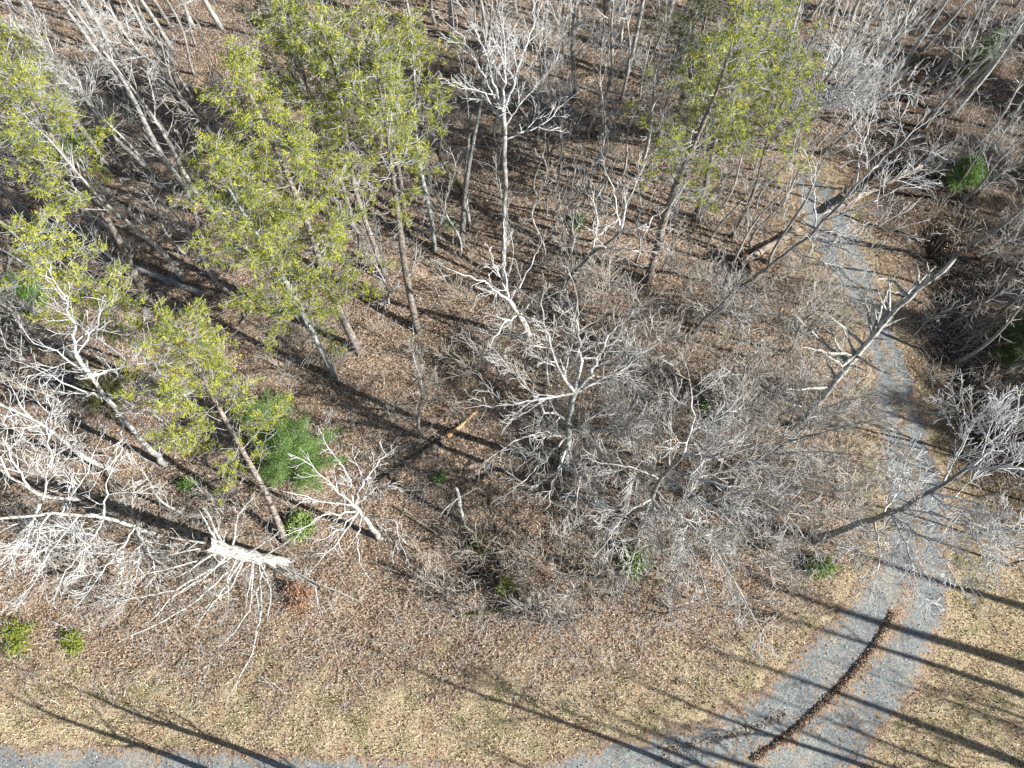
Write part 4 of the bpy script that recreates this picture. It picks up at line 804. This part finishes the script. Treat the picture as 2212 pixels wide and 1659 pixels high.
# --- logs on the ground
def log(a, b, r0, r1, label, bark, stubs=0, z0=None, z1=None, endm='broken_wood', name='fallen_log', twigs=0):
    A, Bq = on_ground(*a), on_ground(*b); A.z += r0 * .8 if z0 is None else z0; Bq.z += r1 * .8 if z1 is None else z1
    if z0: A = at(a[0], a[1], A.z)
    if z1: Bq = at(b[0], b[1], Bq.z)
    g, _ = nrng(); root = empty(name, Vector((A.x, A.y, ghf(A.x, A.y))), label, 'log'); O = root.location
    n = 12; d = (Bq - A); P = [A.lerp(Bq, i / n) - O + rvec(g) * .03 * (0 < i < n) for i in range(n + 1)]
    link('trunk', tube_mesh(name, P, [r0 + (r1 - r0) * i / n for i in range(n + 1)], 11, g, .09, flare=False, jag=r1 * .8), [M[bark], M[endm]], root)
    if stubs or twigs:
        segs = []
        for k in range(stubs):
            i = g.randint(2, n - 1); dd = side_dir(d.normalized(), g.uniform(.6, 1.2), g); dd.z = abs(dd.z); grow(segs, P[i], dd, .035, g.uniform(.5, 1.4), 2, g, .02, 3)
        for k in range(twigs):
            i = g.randint(n // 2, n); dd = side_dir(d.normalized(), g.uniform(.3, .8), g); dd.z = abs(dd.z) * .6; grow(segs, P[i], dd, .04, g.uniform(1.5, 3.2), 0, g, 0, 3, .011, .8)
        link('branches', seg_mesh(name + '_branches', segs), M['twig_bright' if twigs else 'twig'], root)
    return root
log((1614, 562), (1722, 498), .26, .20, 'uprooted log with sunlit bark beside the far end of the drive', 'log_bark')
log((1800, 455), (1992, 358), .20, .12, 'dead log with a mass of fine branches lying across the far drive', 'log_bark', 3, z0=.6, z1=1.2, twigs=14)
log((818, 1040), (960, 950), .16, .19, 'long dark log on the leaves left of the oak, lower piece with pale edge', 'log_dark', 1, endm='broken_wood')
log((966, 944), (1030, 890), .17, .08, 'splintered orange brown end piece of the broken log', 'broken_wood', 1)
log((942, 325), (1008, 428), .13, .20, 'mossy dark log leaning against the crossing trunk pair', 'log_moss', z0=2.2, z1=.4)
log((985, 1335), (1105, 1312), .09, .15, 'mossy log with lifted end lying in the verge shadows', 'log_moss', 2)
log((250, 562), (447, 640), .24, .18, 'long grey log lying among shadows left of the middle pine', 'bark_grey', 3, endm='broken_wood')
log((1056, 1080), (1088, 1205), .07, .10, 'thin dark fallen pole below the central oak', 'log_dark')
log((1440, 720), (1620, 770), .15, .10, 'dark log half buried in the thicket right of the oak', 'log_dark', 1)
log((520, 700), (570, 640), .10, .06, 'pale broken pole propped by the end of the grey log', 'log_bark', z1=.8)
log((945, 1155), (870, 1098), .05, .04, 'thin bent pole right of the small white tree', 'log_bark', z0=.2, z1=.5)
log((1010, 1302), (1040, 1270), .05, .05, 'short orange split stick near the mossy log', 'broken_wood')
log((1175, 790), (1250, 900), .07, .05, 'thin grey pole lying behind the oak trunk', 'bark_grey')
log((2230, 855), (2100, 845), .08, .06, 'thin dark pole on the shaded bank at the right', 'log_dark')
log((670, 1250), (705, 1285), .05, .04, 'short dark stick beside the right branch of the snag', 'log_dark')
def root_plate(px, label):
    B = on_ground(*px); g, _ = nrng(); root = empty('root_plate', B, label, 'roots'); V = []; n = 14
    d = (on_ground(1722, 498) - on_ground(1614, 562)).normalized(); s = Vector((-d.y, d.x, 0)); up = Vector((0, 0, 1)); 
    rings = [(-.05, .2), (-.22, .75), (-.10, 1.0), (.10, .95), (.22, .5)]
    for o_, R in rings:
        for k in range(n):
            t = 2 * math.pi * k / n; rr = R * g.uniform(.75, 1.2); V.append(tuple(d * (o_ + g.uniform(-.06, .06)) + s * math.cos(t) * rr + up * (math.sin(t) * rr * .9 + .55)))
    F = [(i * n + k, i * n + (k + 1) % n, (i + 1) * n + (k + 1) % n, (i + 1) * n + k) for i in range(len(rings) - 1) for k in range(n)]
    link('soil', poly_mesh('root_soil', V, F, smooth=False), M['soil'], root); segs = []
    for k in range(22):
        t = g.uniform(0, 6.28); dd = (s * math.cos(t) + up * math.sin(t) * .8 - d * .5).normalized(); grow(segs, up * .55 + dd * .7, dd, .04, g.uniform(.4, 1.1), 2, g, 0, 3)
    link('roots', seg_mesh('roots', segs), M['twig_brown'], root)
root_plate((1600, 575), 'dark torn up root plate at the foot of the uprooted log')

# --- trees standing just outside the picture whose long shadows cross the drive and verge, plus pines added for shade
def shadow_tree(tip, h, r, k=None, pine=False, **kw):
    P = on_ground(*tip); B = P - SH * (h / math.tan(SUN_EL)); B.z = ghf(B.x, B.y); g, n = nrng()
    top = Vector((g.uniform(-.5, .5), g.uniform(-.5, .5), h))
    if pine:
        root = empty('pine_tree', B, 'pine added beyond the edge of the picture to cast shade', 'tree', 'trees beyond the edge seen by their shadows'); a, b, c = pine_meshes('pine_tree', g, n, top, r, **kw)
        link('trunk', a, [M['bark_pine']] * 2, root); link('branches', b, M['twig_grey'], root); link('crown', c, M['needles'], root)
    else:
        root = empty('bare_tree', B, 'bare tree beyond the edge of the picture, seen by its shadow', 'tree', 'trees beyond the edge seen by their shadows'); a, b = bare_meshes('bare_tree', g, h, top, r, **kw)
        link('trunk', a, [M['bark_grey']] * 2, root); link('crown', b, M['twig'], root)
kw = dict(crown0=.72, spread=2.2, nl=7, den=.6, mx=2)
shadow_tree((1600, 1235), 21, .55, **kw)
shadow_tree((1720, 1160), 20, .42, **kw)
shadow_tree((1610, 1295), 19, .3, **kw)
shadow_tree((1500, 1400), 20, .36, **kw)
shadow_tree((1290, 1545), 19, .40, **kw)
shadow_tree((1560, 1515), 15, .17, **kw)
shadow_tree((900, 1560), 15, .16, **kw)
shadow_tree((1780, 1440), 16, .12, crown0=.45, spread=2.6, nl=11)
shadow_tree((100, 1450), 11, .2, crown0=.35, spread=2.8, nl=9, den=.6, mx=2)
shadow_tree((10, 1500), 12, .22, crown0=.35, spread=2.8, nl=9, den=.6, mx=2)
shadow_tree((420, 1560), 11, .18, crown0=.35, spread=2.8, nl=9, den=.6, mx=2)
for p in ((2150, 700), (2120, 600), (2110, 780), (2000, 690), (1850, 120), (2000, 150), (1950, 30), (2120, 230), (2150, 60), (2080, 960), (1980, 560), (2050, 640), (2010, 760), (1950, 860), (2080, 500), (2030, 420), (2060, 330), (2080, 870), (1940, 300)):
    shadow_tree(p, rng.uniform(15, 19), .2, pine=True, spread=3.4, crown0=.38)  # unseen pines added to darken the right bank and upper right woods
for p, h in (((1080, 1500), 18), ((1250, 1440), 17), ((1650, 1500), 16), ((800, 1420), 16), ((1900, 1560), 15), ((1990, 1480), 14)):
    shadow_tree(p, h, .2, crown0=.5, spread=3, nl=12)
